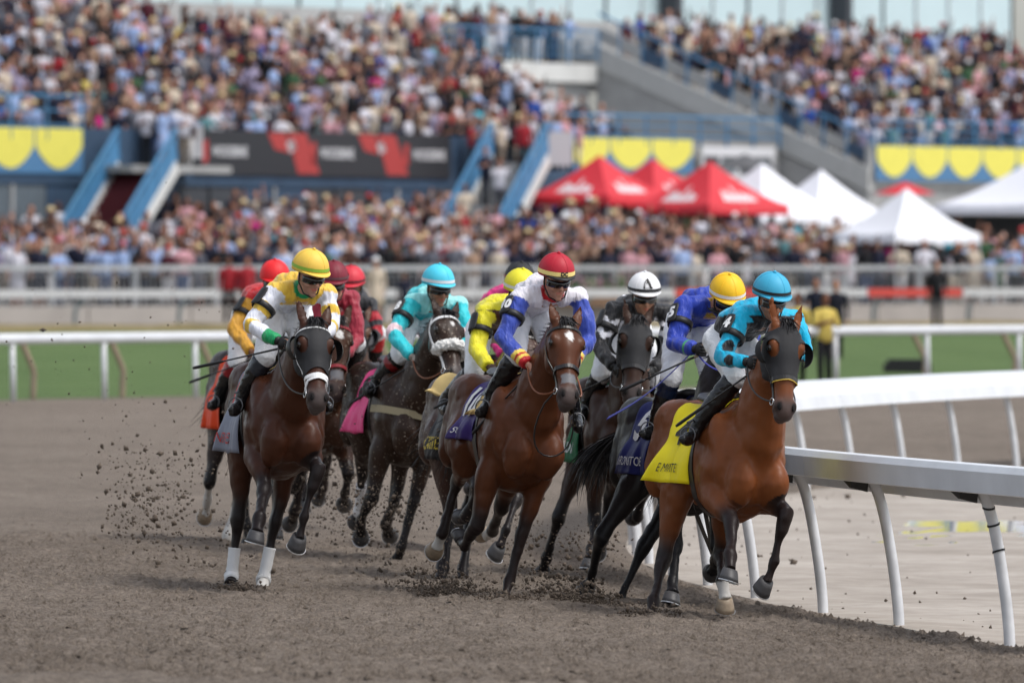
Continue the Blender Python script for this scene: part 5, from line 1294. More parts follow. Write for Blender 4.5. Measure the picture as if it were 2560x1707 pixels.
cloth_text(H, '10', .34, .42, .45, M_WHITE, bold=.01); cloth_text(H, 'SUP', .085, .28, .86, M_WHITE, stretch=(1, 1.2))
mb = MB(); sf = H.surf
saddle_cloth_keep = (H.cloth, H.surf, H.clothdim)
saddle_cloth(H, mat('sponge_pad', srgb(225, 195, 130), .9, bump=.3, bscale=60), (.16), .29, .05, .02, 5, 'girth_pad', 75, .018)
H.cloth, H.surf, H.clothdim = saddle_cloth_keep
standard(H); bridle(H, M_LEATHER, .585, .03); rein(H, H.hands[0], -1, M_BROWNL, .10); rein(H, H.hands[1], 1, M_BROWNL, .08)
mb = MB(); T = H.T; pa = H.bitR; pb = H.bitL
mb.tube([pa.lerp(pb, t) + Vector((-.35 * math.sin(math.pi * t) ** .5, -.10 * math.sin(2 * math.pi * t), -.46 * math.sin(math.pi * t))) for t in np.linspace(0, 1, 17)], .006, 6); mb.build('running_martingale', M_LEATHER, H.root, True)
whip(H, (1330, 925), .8, (1182, 1083), .25, 'black whip with red handle held by the jockey in white and blue')

# --- H: white and yellow hoops
H = HOR['H']
def patH(V, N, reg, tt, tors, side, col, J):
    y = c_(232, 190, 70)
    col[(reg == 0) & (J['hz'] < .085) & (tors > .5)] = y; col[(reg == 0) & (tors > .12) & (tors < .25)] = y
    col[(reg > 0) & (((tt > .42) & (tt < .68)) | ((tt > 1.0) & (tt < 1.16)))] = y
    return col
GRN = c_(20, 150, 90)
make_jockey(H, 'jockey in white silks with yellow hoops and yellow helmet, front left', (776, 682), [(690, 738), (820, 745)], [(628, 812), (828, 815)], [(700, 855), (775, 870)],
    hip=[(690, 765), (742, 766)], kn=[(662, 892), (765, 900)], an=[(603, 990), None], toe=[(583, 1020), None], look=(.38, -.36), skin='pale', jersey=srgb(228, 230, 240), pattern=patH, cap=srgb(235, 195, 80), band=(srgb(140, 185, 60), .02),
    cuffs=[(1.62, 2.0, GRN)], collar=GRN, gloves=(.01, .01, .01), arm_band=True, boot_top=(.028, .033, .045), xf=dict(ha=.8, el=.5, sh=.42))
saddle_cloth(H, CLOTH('grey', srgb(125, 130, 145)), -.2, .25, .34, .035, 7)
cloth_text(H, '11', .40, .32, .46, M_RED, bold=.0); cloth_text(H, 'NEVER', .085, .30, .89, M_RED, stretch=(1, 1.2))
keep = (H.cloth, H.surf, H.clothdim); saddle_cloth(H, MATS['sponge_pad'], (.19), .29, .08, .02, 8, 'girth_pad', 75, .018); H.cloth, H.surf, H.clothdim = keep
standard(H); girth(H, .12, .03, M_WHITE, 'over_girth'); bridle(H, M_WHITE, .66, .026, fig8=True); hood(H, M_HOODB, cupm=M_LEATHER); rein(H, H.hands[0], -1, M_LEATHER, .10); rein(H, H.hands[1], 1, M_LEATHER, .06)
whip(H, (712, 868), .82, (483, 920), .3, 'upper black whip pointing left, held by the jockey in white and yellow')

# --- B: royal blue
H = HOR['B']
def patB(V, N, reg, tt, tors, side, col, J):
    g = c_(190, 150, 40); q = vnoise3(V * 9 + 2); col[(reg == 0) & (q > .78) & (np.abs(side) < .1)] = g; return col
make_jockey(H, 'jockey in royal blue silks with golden yellow helmet, behind the leading rider', (1818, 742), [(1712, 772), (1850, 790)], [(1688, 858), (1880, 850)], [(1738, 872), (1800, 880)],
    hip=[(1700, 800), (1752, 804)], kn=[(1678, 945), (1780, 950)], an=[(1636, 1058), None], toe=[(1612, 1078), None], look=(-.12, -.5), skin='tan', jersey=srgb(38, 62, 165), pattern=patB, cap=srgb(240, 190, 30), band=((.75, .75, .75), .02),
    cuffs=[(1.66, 1.76, c_(60, 160, 90))], gloves=(.01, .01, .01), number='5', boot_top=(.012, .02, .05))
saddle_cloth(H, CLOTH('navy', srgb(28, 36, 100)), -.2, .25, .25, .035, 11); cloth_text(H, '5', .40, .36, .45, M_WHITE, bold=.014); cloth_text(H, 'IRONSTONE', .09, .48, .86, M_WHITE, stretch=(.75, 1.2))
standard(H); bridle(H, M_LEATHER, .6, .026); rein(H, H.hands[0], -1, mat('blue_webbing', srgb(60, 65, 160), .6), .05)
mb = MB(); a = H.hands[0]; P = [a.lerp(H.on_plane((1520, 1045), .1), t) + Vector((0, 0, -.05 * math.sin(math.pi * t))) for t in np.linspace(0, 1, 12)]; ribbon(mb, P, [Vector((0, -.6, .8))] * 12, .045, .004); mb.build('rein_end', MATS['blue_webbing'], H.root)
whip(H, (1735, 893), .8, (1551, 977), .55, 'whip with pale grip reaching across the dark brown horse, held by the jockey in blue')

# --- C: black with white chevrons
H = HOR['C']
def patC(V, N, reg, tt, tors, side, col, J):
    for i in (0, 1):
        a, b = J['S'][i], J['E'][i]; ax = (b - a).normalized(); u = J['lat'] - ax * J['lat'].dot(ax); u = np.array(u.normalized()); w = np.abs((V - np.array(a)) @ u)
        ph = tt * .29 + w * .9
        col[(reg == i + 1) & (((ph > .12) & (ph < .165)) | ((ph > .205) & (ph < .25))) ] = c_(225, 225, 232)
        col[(reg == 0) & (np.abs(np.abs(side) - .10) < .013) & (tors > .3) & (tors < .8)] = c_(225, 225, 232)
    return col
make_jockey(H, 'jockey in black silks with white chevrons and white helmet', (1611, 735), [(1535, 785), (1665, 792)], [(1497, 868), (1672, 875)], [(1535, 918), (1630, 930)], hip=[(1540, 818), (1592, 818)],
    kn=[(1503, 935), (1640, 945)], an=[(1465, 1012), None], toe=[(1452, 1035), None], look=(.02, -.28), skin='tan', jersey=(.010, .010, .012), pattern=patC, cap=(.78, .78, .8), band=((.015, .015, .018), .02), gloves=(.01, .01, .01))
# emblem of a horse head and the small word under it, on the front of the cap
hl = H.jock['helm']; ink = MATS['black_ink']
poly = [(-.026, .0), (-.022, .028), (-.010, .046), (.0, .05), (-.004, .058), (.006, .052), (.014, .04), (.010, .036), (.02, .03), (.014, .026), (.024, .016), (.018, .014), (.03, -.006), (.012, -.004), (.006, .014), (-.002, .026), (-.010, .024), (-.014, .010), (-.020, -.008)]
me = bpy.data.meshes.new('emblem'); me.from_pydata([hl(.98 - (y - .02) * 1.3 / .125, x * 1.3 / .115, .004) for x, y in poly], [], [tuple(range(len(poly)))]); link_mesh('emblem', me, ink, H.jock['hel'])
text_on('Racehorse', .016, lambda u, v: hl(1.22 - v / .125, u / .115, .004), 'lettering', ink, H.jock['hel'], 0, 1)
saddle_cloth(H, CLOTH('green', srgb(20, 95, 58)), -.13, .25, .36, .035, 13); cloth_text(H, 'NOM', .10, .30, .88, M_WHITE, stretch=(1, 1.2))
standard(H); bridle(H, M_LEATHER, .60, .03); hood(H, M_HOODB); rein(H, H.hands[0], -1, M_LEATHER, .05); rein(H, H.hands[1], 1, M_LEATHER, .05)
whip(H, (1540, 935), .8, (1445, 983), .5, 'thin black whip pointing left, held by the jockey in black and white')

# --- E: yellow and brown
H = HOR['E']
def patE(V, N, reg, tt, tors, side, col, J):
    b = c_(70, 38, 28); col[(reg == 0) & (J['hz'] > -.03)] = b; return col
make_jockey(H, 'jockey in yellow and brown silks, half hidden behind the centre rider', (1302, 728), [(1212, 792), (1325, 795)], [(1192, 875), (1345, 868)], [(1222, 918), (1338, 895)], hip=[(1200, 815), (1252, 818)], kn=[(1185, 930), None], look=(.1, -.35), skin='dark', jersey=srgb(225, 215, 40), pattern=patE,
    cap=srgb(225, 215, 50), band=((.7, .7, .65), .02), voxel=.012)
saddle_cloth(H, CLOTH('black', (.014, .014, .016)), -.13, .25, .33, .035, 17); cloth_text(H, 'ONDIE', .115, .34, .86, M_YINK, stretch=(.9, 1.2)); cloth_text(H, '6', .34, .30, .42, M_YINK, bold=.008)
keep = (H.cloth, H.surf, H.clothdim); saddle_cloth(H, MATS['sponge_pad'], -.30, .05, .02, .01, 18, 'saddle_pad', 52, .03); H.cloth, H.surf, H.clothdim = keep
standard(H); bridle(H, M_LEATHER)
whip(H, (1215, 955), .75, (1085, 1020), .3, 'black whip lying across the black and gold saddle cloth')

# --- G: turquoise
H = HOR['G']
def patG(V, N, reg, tt, tors, side, col, J):
    col[(reg > 0) & (tt > .82) & (tt < 1.08)] = c_(235, 205, 210); col[(reg == 0) & (tors > .9)] = c_(150, 225, 225); return col
make_jockey(H, 'jockey in turquoise silks with pale pink sleeve bands and turquoise helmet', (1096, 714), [(1030, 766), (1148, 772)], [(984, 834), (1158, 840)], [(1032, 893), (1120, 900)], hip=[(1022, 782), (1070, 784)], kn=[(998, 890), (1090, 905)], an=[(935, 958), None], toe=[(917, 975), None], look=(.12, -.25), skin='tan',
    jersey=srgb(40, 195, 205), pattern=patG, cap=srgb(75, 200, 225), band=((.72, .74, .76), .022), number='8', boot_top=srgb(120, 20, 25), boot_top2=(.012, .012, .012), voxel=.012, gloves=(.35, .3, .26))
saddle_cloth(H, CLOTH('pink', srgb(225, 80, 135)), -.16, .25, .26, .035, 19); cloth_text(H, '8', .38, .35, .45, M_INK, bold=.01)
standard(H); bridle(H, M_WHITE, .66, .024, cheekw=.024, nb=False); rein(H, H.hands[0], -1, M_BROWNL, .12)
P = []
for th in np.linspace(-100, 100, 21): P.append(head_hit(H, .53, th, .03)[0])
mb = MB(); mb.tube(P, [.032] + [.045] * 19 + [.032], 14); me = remesh(mb, .009, 1); V = verts_np(me); Nn = normals_np(me); V += Nn * ((vnoise3(V * 70) - .5) * .022 + (vnoise3(V * 140) - .5) * .012)[:, None]; set_verts(me, V)
link_mesh('sheepskin_noseband', me, mat('sheepskin', (.75, .74, .71), .95, .1, bump=.8, bscale=120), H.root, True)
breastgirth(H, mat('beige_webbing', srgb(150, 138, 110), .8))
whip(H, (1040, 905), .8, (878, 1007), .3, 'black whip angled across the pink saddle cloth')

# --- K: red and gold
H = HOR['K']
def patK(V, N, reg, tt, tors, side, col, J):
    col[(reg > 0) & (tt > .12)] = c_(205, 150, 50); return col
make_jockey(H, 'jockey in red silks with shiny gold sleeves and red helmet, far left', (687, 700), [(632, 758), (720, 760)], [(584, 825), (740, 830)], [(628, 880), (700, 880)], hip=[(610, 785), (655, 785)], kn=[(590, 905), None], an=[(545, 990), None], toe=[(528, 1008), None], look=(-.15, -.3), skin='brown', jersey=srgb(190, 25, 30), pattern=patK, cap=srgb(225, 35, 40), boot_top=srgb(140, 25, 35), voxel=.012)
saddle_cloth(H, CLOTH('orange', srgb(225, 70, 25)), -.2, .25, .36, .035, 23); standard(H); bridle(H, M_LEATHER)
whip(H, (640, 895), .8, (473, 956), .3, 'lower black whip with pale braided shaft, held by the jockey in red and gold')
# --- I: maroon
H = HOR['I']
make_jockey(H, 'jockey in plain maroon silks and maroon helmet behind the white and yellow rider', (833, 704), [(800, 760), (878, 755)], [(775, 840), (893, 850)], [(810, 890), (858, 890)], look=(-.1, -.3), skin='pale', jersey=srgb(150, 35, 55), cap=srgb(120, 28, 45), band=(srgb(95, 60, 65), .018), voxel=.012, arm_band=False)
saddle_cloth(H, CLOTH('cyan', srgb(0, 130, 170)), -.13, .25, .33, .035, 29); standard(H); bridle(H, M_LEATHER, .62, .026, brow=mat('red_band', srgb(140, 30, 40), .6), nosem=MATS['red_band'] if 'red_band' in MATS else None)
# --- J: black with red hoops
H = HOR['J']
def patJ(V, N, reg, tt, tors, side, col, J):
    col[(reg > 0) & (((tt > .35) & (tt < .62)) | ((tt > .82) & (tt < 1.12)))] = c_(165, 25, 40); return col
make_jockey(H, 'jockey in black silks with red sleeve hoops and pinkish red helmet, far back', (878, 712), [(850, 760), (925, 770)], [(835, 840), (942, 835)], [(865, 880), (912, 875)], look=(-.3, -.3), skin='brown', jersey=(.018, .018, .022), pattern=patJ, cap=srgb(205, 50, 65), band=(srgb(90, 25, 35), .018), voxel=.013, arm_band=False, goggle=False, boot_top=srgb(180, 30, 35))
saddle_cloth(H, CLOTH('white', (.7, .7, .7)), -.15, .25, .3, .05, 31); standard(H); bridle(H, M_LEATHER, .6, .026); hood(H, M_HOODB)
# --- F: pink
H = HOR['F']
make_jockey(H, 'jockey in bright pink silks and black helmet, behind the yellow and brown rider', (1300, 706), [(1238, 752), (1330, 755)], [(1222, 830), (1345, 830)], [(1260, 890), (1320, 890)], look=(.1, -.3), skin='tan', jersey=srgb(215, 45, 125), cap=(.02, .02, .022), band=(srgb(150, 40, 40), .016), voxel=.013)
saddle_cloth(H, CLOTH('orange2', srgb(215, 90, 40)), -.15, .25, .3, .05, 37); standard(H); bridle(H, M_LEATHER)
# ------------------------------------------------------------------ spectators
SHIRTS = [('navy', srgb(30, 33, 52), 24), ('black', srgb(24, 24, 28), 22), ('white', srgb(204, 202, 210), 16), ('cream', srgb(200, 186, 168), 9), ('pale blue', srgb(150, 170, 208), 10), ('grey', srgb(96, 98, 108), 14),
          ('beige', srgb(156, 128, 108), 7), ('brown', srgb(80, 55, 47), 5), ('pink', srgb(198, 150, 158), 6), ('red', srgb(150, 36, 46), 2), ('maroon', srgb(80, 32, 44), 3), ('lilac', srgb(150, 142, 168), 4),
          ('royal blue', srgb(44, 74, 150), 2), ('teal', srgb(90, 130, 135), 2), ('yellow', srgb(212, 190, 104), 1), ('green', srgb(60, 92, 64), 1.5), ('magenta', srgb(186, 36, 116), .7), ('turquoise', srgb(60, 170, 190), .7)]
SW = np.array([s[2] for s in SHIRTS], float); SW /= SW.sum()
BOTS = [srgb(34, 36, 48), srgb(24, 24, 28), srgb(200, 188, 170), srgb(66, 84, 120), srgb(120, 110, 100), srgb(222, 220, 220)]
SKINS = [srgb(200, 152, 132), srgb(182, 134, 112), srgb(158, 111, 91), srgb(112, 76, 60), srgb(76, 52, 42)]
HAIRS = [('dark', srgb(34, 26, 24)), ('brown', srgb(78, 52, 38)), ('auburn', srgb(92, 54, 36)), ('grey', srgb(120, 116, 114)), ('black', srgb(18, 16, 16))]
HATS = [('straw hat', srgb(216, 196, 152)), ('white cap', srgb(228, 228, 230)), ('dark cap', srgb(30, 32, 40)), ('red cap', srgb(180, 36, 44))]

def person_mesh(pose, hat, seed, n=7, hands=False, lod=0):
    """a standing figure 1.7 m tall, facing -Y; material ids: 0 skin 1 top 2 bottom 3 hair 4 hat 5 shoes"""
    r = random.Random(seed); mb = MB(); sx = r.uniform(.92, 1.08); lat = Vector((1, 0, 0)); dress = pose == 'dress'
    sp = .09 * sx
    for s in (-1, 1):
        mb.tube([(s * sp, 0, .04), (s * sp, .01, .46), (s * sp * .95, 0, .86)], [.05, .062, .088], 4 if lod else n, 0 if dress else 2, lat)
        if not lod: mb.tube([(s * sp, .05, .03), (s * sp, -.1, .03), (s * sp, -.17, .02)], [(.045, .035), (.045, .04), (.03, .02)], 6, 5, lat)
    if dress: mb.tube([(0, 0, .45), (0, 0, .7), (0, 0, .95), (0, 0, 1.05)], [(.24, .2), (.2, .16), (.17, .12), (.14, .1)], n + 3, 1, lat)
    mb.tube([(0, 0, .82), (0, 0, .95), (0, -.005, 1.1), (0, 0, 1.28), (0, .01, 1.38), (0, .01, 1.44)], [(.16 * sx, .11), (.165 * sx, .115), (.155 * sx, .11), (.185 * sx, .12), (.165 * sx, .10), (.07, .06)], n + 3, 1, lat)
    mb.tube([(0, .0, 1.40), (0, -.01, 1.5)], [.05, .05], 6, 0)
    mb.ell((0, -.015, 1.585), (.075, .09, .115), None, 6 if lod else 8, 5 if lod else 7, 0)
    if not lod: mb.ell((0, -.10, 1.57), (.014, .02, .022), None, 5, 4, 0)
    mb.ell((0, .018, 1.62), (.084, .088, .10), None, 6 if lod else 8, 4 if lod else 6, 3)
    if r.random() < .45 or dress: mb.tube([(0, .06, 1.62), (0, .085, 1.5), (0, .08, 1.36)], [(.075, .04), (.09, .045), (.06, .03)], 7, 3, lat)
    if hat == 1:
        mb.ell((0, 0, 1.66), (.088, .1, .09), None, 8, 6, 4); mb.tube([(0, 0, 1.645), (0, 0, 1.66)], [(.17, .18), (.165, .175)], 12, 4, lat)
    elif hat == 2:
        mb.ell((0, .005, 1.65), (.09, .1, .08), None, 8, 6, 4); mb.tube([(0, -.05, 1.65), (0, -.16, 1.635)], [(.07, .012), (.06, .01)], 6, 4, lat)
    for s in (-1, 1):
        S_ = Vector((s * .185 * sx, .0, 1.36)); slv = r.random() < .6
        if pose == 'up': E_ = S_ + Vector((s * .06, -.17, -.16)); A_ = E_ + Vector((-s * .1, -.10, .24 if s > 0 else .2))
        elif pose == 'clap': E_ = S_ + Vector((s * .07, -.08, -.25)); A_ = Vector((s * .03, -.27, 1.2))
        elif pose == 'lean': E_ = S_ + Vector((s * .10, -.14, -.22)); A_ = E_ + Vector((-s * .06, -.22, .0))
        elif pose == 'raise' and s > 0: E_ = S_ + Vector((.1, -.1, .18)); A_ = E_ + Vector((.0, -.08, .25))
        else: E_ = S_ + Vector((s * .055, .02, -.28)); A_ = E_ + Vector((-s * .01, -.08, -.24))
        mb.tube([S_ + Vector((-s * .05, 0, .02)), S_, S_.lerp(E_, .6), E_], [.05, .058, .05, .044], 4 if lod else 6, 1); mb.tube([E_, A_], [.04, .028], 4 if lod else 6, 1 if slv else 0)
        d = (A_ - E_).normalized(); mb.ell(A_ + d * .05, (.032, .028, .045), Matrix.Rotation(0, 3, 'X'), 4 if lod else 6, 3 if lod else 4, 0)
        if hands: 
            for k in range(4): mb.tube([A_ + d * .07 + Vector((-.024 + .016 * k, 0, 0)), A_ + d * .13 + Vector((-.026 + .017 * k, -.01, 0))], [.009, .007], 5, 0)
            mb.tube([A_ + d * .04 + Vector((-s * .028, 0, 0)), A_ + d * .09 + Vector((-s * .045, -.012, 0))], [.011, .008], 5, 0)
    return mb
POSES = ['down', 'clap', 'up', 'lean', 'dress', 'raise', 'down', 'clap']
TEMPL = []
for i in range(16):
    hat = [0, 0, 0, 0, 1, 2, 0, 0, 0, 0, 0, 0, 0, 0, 2, 0][i]; TEMPL.append((POSES[i % 8], hat, person_mesh(POSES[i % 8], hat, i), person_mesh(POSES[i % 8], hat, i, 5, lod=1)))
def cm(name, c): return mat('p_' + name, c, .8, .25, var=.1, vscale=6)
TMESH = []
for pose, hat, mb, _ in TEMPL:
    me = mb.mesh('spectator'); me.polygons.foreach_set('use_smooth', np.ones(len(me.polygons), dtype=bool))
    for k in range(6): me.materials.append(cm('slot%d' % k, (.5, .5, .5)))
    TMESH.append(me)

cr = random.Random(21)
def pick():
    return cr.choices(range(len(SHIRTS)), SW)[0]
ZONES = [(330, 'below left staircase'), (520, 'beside left staircase'), (800, 'below black banner'), (1080, 'before blue wall'), (1300, 'below middle staircase'), (1560, 'below leftmost red tent'), (1850, 'below largest red tent'), (2150, 'below white tents'), (9999, 'below right-hand banner')]
PEOPLE = []       # (pos, shirt, row, facing)
def zone(px): return next(z for lim, z in ZONES if px < lim)
def proj(p): return CX + F * p.x / p.y, YH + F * (CAMH - p.z) / p.y

def blocked(p):
    # keep people off the stair flights, tent legs need no care
    for t in (Vector((-10.35, 242.2, 0)), Vector((p2.x, p2.y, 0))):
        q = Vector((p.x, p.y, 0)) - t; a = q.dot(Vector((-.31, -.95, 0))); b = q.dot(Vector((.95, -.31, 0)))
        if -.3 < a < 5.0 and abs(b) < 1.3: return True
    uv = Vector((p.x, p.y, 0)) - SL; v = uv.dot(EV); u = uv.dot(EU)
    return v < (.4 if u < 38 else 4.0)
spots = []
for k in range(22):
    b = .45 + k * .84 + (k / 22) ** 2 * 4; a = -3.0 + cr.random() * .5
    while a < 34:
        bb_ = b + cr.uniform(-.18, .18); p = FP(a, bb_, apron_z(bb_)); a += cr.uniform(.46, .74) * (1 if k < 8 else 1.15)
        px, py = proj(p)
        if -60 < px < 2620 and not blocked(p) and not (1880 < px < 2240 and k > 9): spots.append((p, k, px))
spots.sort(key=lambda s: s[0].y)
ROWN = ['at the fence', 'second row', 'third row', 'fourth row', 'fifth row', 'sixth row', 'far back']
named = []; mass = []
for p, k, px in spots: (named if len(named) < 294 and k < 9 else mass).append((p, k, px))
# a few people the photograph singles out
def make_person(p, ti, si, skin, hair, hatc, bot, rot, h, label, group, name='person', cat='spectator', shirt=None):
    o = bpy.data.objects.new(name, TMESH[ti]); COL.objects.link(o); o.location = p; o.rotation_euler = (0, 0, rot); o.scale = (h, h, h)
    cols = [('skin%d' % skin, SKINS[skin]), ('top_' + (SHIRTS[si][0] if shirt is None else str(shirt)), SHIRTS[si][1] if shirt is None else shirt), ('bot%d' % bot, BOTS[bot]), ('hair_' + HAIRS[hair][0], HAIRS[hair][1]), ('hat_' + HATS[hatc][0], HATS[hatc][1]), ('shoe', (.02, .02, .02))]
    for i, (n, c) in enumerate(cols): o.material_slots[i].link = 'OBJECT'; o.material_slots[i].material = cm(n, c)
    tag(o, label, cat, group); return o
ents = []
for p, k, px in named:
    ti = cr.randrange(16); si = pick(); hair = cr.randrange(5); pose, hat = TEMPL[ti][:2]; hc = 0 if hat == 1 else cr.randrange(1, 4)
    head = HATS[hc][0] if hat else HAIRS[hair][0] + ' hair'
    base = 'spectator in %s %s with %s, %s %s' % (SHIRTS[si][0], 'dress' if pose == 'dress' else 'top', head, ROWN[min(k, 6)], zone(px))
    ents.append([base, px, (p, ti, si, cr.randrange(5), hair, hc, cr.randrange(6), cr.gauss(0, .35), cr.uniform(.94, 1.08))])
from collections import defaultdict
byl = defaultdict(list)
for e in ents: byl[e[0]].append(e)
ORD = ['leftmost', 'second', 'third', 'fourth', 'fifth', 'sixth']
for base, L_ in byl.items():
    L_.sort(key=lambda e: e[1])
    for i, e in enumerate(L_):
        lab = base
        if len(L_) > 1: lab = ('%s such ' % ORD[min(i, 5)]) + base
        w = lab.split()
        if len(w) > 16: lab = lab.replace('spectator in ', 'spectator, ').replace('just right of', 'right of').replace('in front of', 'before').replace('in the ', '')
        make_person(*e[2], lab, 'spectators behind the fence')

TOPS = []
for i, (v, z) in enumerate(LROW[:14]):
    u = -6 + cr.random() * .5; end = 30.6 if i < 7 else (31 if i < 10 else 18)
    while u < end: TOPS.append((u, v + cr.uniform(-.15, .15), z)); u += cr.uniform(.40, .62) if cr.random() < .93 else 1.1
for i, (v, z) in enumerate(RROW[:11]):
    u = 38.9 + cr.random() * .4
    while u < 62: TOPS.append((u, v + cr.uniform(-.15, .15), z)); u += cr.uniform(.42, .66) if cr.random() < .93 else 1.2
for k in range(4):
    u = 29.9
    while u < 38: TOPS.append((u, -7.5 - k * .8 + cr.uniform(-.2, .2), 8.95)); u += cr.uniform(.5, .95)
for k in range(26): TOPS.append((cr.uniform(20.6, 25), cr.uniform(.3, 1.5), 5.3))
for k in range(10): TOPS.append((cr.uniform(4.6, 6.8), cr.uniform(.3, 1.5), 5.3))
deck = []
for u, v, z in TOPS:
    if v < -.5 and (u + 40) % 9.5 < .55: continue
    p = SPt(u, v, z); px, py = proj(p)
    if -160 < px < 2740 and py > -150: deck.append(p)
# the packed decks and the back of the apron crowd read as one mass
def crowd_mass(name, pts, label, face=None):
    VV = []; FF = []; CCc = []; base = 0; SM = []
    for p in pts:
        ti = cr.randrange(16); mb = TEMPL[ti][3]; v = np.array(mb.v, float); h = cr.uniform(.86, 1.1); a = (face or 0) + cr.gauss(0, .5); c, s = math.cos(a), math.sin(a)
        v = v * h; v = np.stack([v[:, 0] * c - v[:, 1] * s, v[:, 0] * s + v[:, 1] * c, v[:, 2]], 1) + np.array(p)
        cols = np.array([SKINS[cr.randrange(5)], SHIRTS[pick()][1], BOTS[cr.randrange(6)], HAIRS[cr.randrange(5)][1], HATS[0 if TEMPL[ti][1] == 1 else cr.randrange(1, 4)][1], (.02, .02, .02)])
        VV.append(v); FF += [tuple(i + base for i in f) for f in mb.f]; CCc.append(cols[np.array(mb.m)]); base += len(v)
    V = np.concatenate(VV); me = bpy.data.meshes.new(name); me.from_pydata(V.tolist(), [], FF)
    fc = np.concatenate(CCc); at_ = me.color_attributes.new('col', 'FLOAT_COLOR', 'CORNER'); tot = np.empty(len(me.polygons), dtype=np.int32); me.polygons.foreach_get('loop_total', tot)
    c4 = np.ones((len(me.loops), 4), dtype=np.float32); c4[:, :3] = np.repeat(fc, tot, axis=0); at_.data.foreach_set('color', c4.ravel())
    o = link_mesh(name, me, mat('crowd_cloth', (.5, .5, .5), .8, .25, attr='col'), smooth_shade=True); tag(o, label, 'crowd', kind='stuff')
crowd_mass('deck_crowd', deck, 'dense crowd of spectators packed on the grandstand decks', math.radians(30))
crowd_mass('apron_crowd', [m_[0] for m_ in mass], 'back rows of spectators on the apron behind the fence')

# people who stand apart
def solo(px, d, si, ti, label, skin=1, hair=0, bot=1, rot=0, h=1.0, z=None, shirt=None, cat='person', hc=1):
    c = at(px, 0, d); zz = zxy(c.x, c.y) if z is None else z
    return make_person(Vector((c.x, c.y, zz)), ti, si, skin, hair, hc, bot, rot, h, label, None, cat=cat, shirt=shirt)
solo(572, 222, 9, 0, 'person in red shirt and black trousers, left of the pair at the far rail', 3, 4, z=.98)
solo(618, 222, 9, 6, 'person in red shirt and black trousers, right of the pair at the far rail', 2, 0, z=.98, rot=.5)
solo(940, 223, 3, 4, 'person in pale cream dress standing at the fence behind the turquoise rider', 0, 2, z=.95)
solo(1012, 222.5, 0, 8, 'small person in navy top at the fence, left of the turquoise rider', 3, 4, z=.95, h=.78)
solo(2342, 219, 1, 0, 'person in black suit standing at the far rail on the right', 1, 0, z=.85, rot=.4)
solo(1995, 156, 14, 0, 'person in yellow vest on the turf behind the leading horse, left of two', 3, 4, rot=-.6, shirt=srgb(196, 174, 88), cat='official')
solo(2062, 154, 14, 1, 'person in yellow vest on the turf behind the leading horse, right of two', 3, 4, rot=.5, shirt=srgb(200, 178, 92), cat='official')
solo(2040, 188, 0, 3, 'person in navy jacket on the turf, left of two further behind the yellow vests', 2, 4, shirt=srgb(24, 28, 44), cat='official')
solo(2090, 186, 0, 0, 'person in navy jacket on the turf, right of two further behind the yellow vests', 1, 0, shirt=srgb(22, 24, 36), cat='official')
solo(366, 243.6, 2, 1, 'usher in white shirt and dark trousers standing at the top of the maroon stairs', 3, 4, z=5.3, h=1.05, cat='usher')
for i, (k, si, nm) in enumerate(((.15, 9, 'person in red top near the head of the middle blue staircase'), (.45, 0, 'person in navy top halfway down the middle blue staircase'), (.62, 2, 'person in white top low on the middle blue staircase'), (.85, 3, 'person in cream top near the foot of the middle blue staircase'))):
    q = p2 + Vector((-.31, -.95, 0)) * (4.8 * k) + Vector((.95, -.31, 0)) * (.35 * (-1) ** i); kk = int(k * 16) + 1
    make_person(Vector((q.x, q.y, p2.z - 2.9 * kk / 16)), i, si, i % 5, i, 1, 0, .3, 1.0, nm, 'people on the middle staircase', cat='spectator')
# ------------------------------------------------------------------ loose clods on the track and dirt thrown up by the hooves
def clod_mesh(P, S, seed, name, kind, label, m):
    r = np.random.default_rng(seed); n = len(P)
    bv = np.array([(1, 0, 0), (0, 1, 0), (-1, 0, 0), (0, -1, 0), (0, 0, 1), (0, 0, -1)], float); bf = np.array([(0, 1, 4), (1, 2, 4), (2, 3, 4), (3, 0, 4), (1, 0, 5), (2, 1, 5), (3, 2, 5), (0, 3, 5)])
    k = len(bv); A = r.normal(size=(n, 3, 3)); Q, _ = np.linalg.qr(A); rad = 1 + .45 * (r.random((n, k)) - .5) * 1.6
    st = np.stack([np.ones(n), r.uniform(.55, 1, n), r.uniform(.5, .95, n)], 1)
    V = np.einsum('nij,nkj->nki', Q, bv[None] * rad[..., None] * st[:, None]) * S[:, None, None] + P[:, None]
    Fc = (bf[None] + (np.arange(n) * k)[:, None, None]).reshape(-1, 3)
    me = bpy.data.meshes.new(name); me.vertices.add(n * k); me.vertices.foreach_set('co', V.astype(np.float32).ravel())
    me.loops.add(Fc.size); me.loops.foreach_set('vertex_index', Fc.astype(np.int32).ravel()); me.polygons.add(len(Fc)); me.polygons.foreach_set('loop_start', np.arange(0, Fc.size, 3, dtype=np.int32)); me.update(calc_edges=True)
    o = link_mesh(name, me, m, smooth_shade=False); tag(o, label, 'dirt', kind='stuff'); return o
M_CLOD = ground_mat('damp_clods', [((.085, .064, .049), (.19, .152, .12)), ((.75, .74, .73), W)], [14, 2.0], bump=.6, bscale=60)
dr = np.random.default_rng(12)
n = 125000
yy = 47 + (80 - 47) * dr.random(n) ** 1.5; xx = dr.uniform(-.066, .066, n) * yy; ss = s_of(xx, yy); ok = (ss > .15) & (ss < 14); xx, yy, ss = xx[ok], yy[ok], ss[ok]
nz = vnoise(xx * 1.6, yy * .9); keep = dr.random(len(xx)) < (.55 + .9 * np.clip(nz - .3, 0, 1)) * smooth(80, 60, yy); xx, yy, ss = xx[keep], yy[keep], ss[keep]
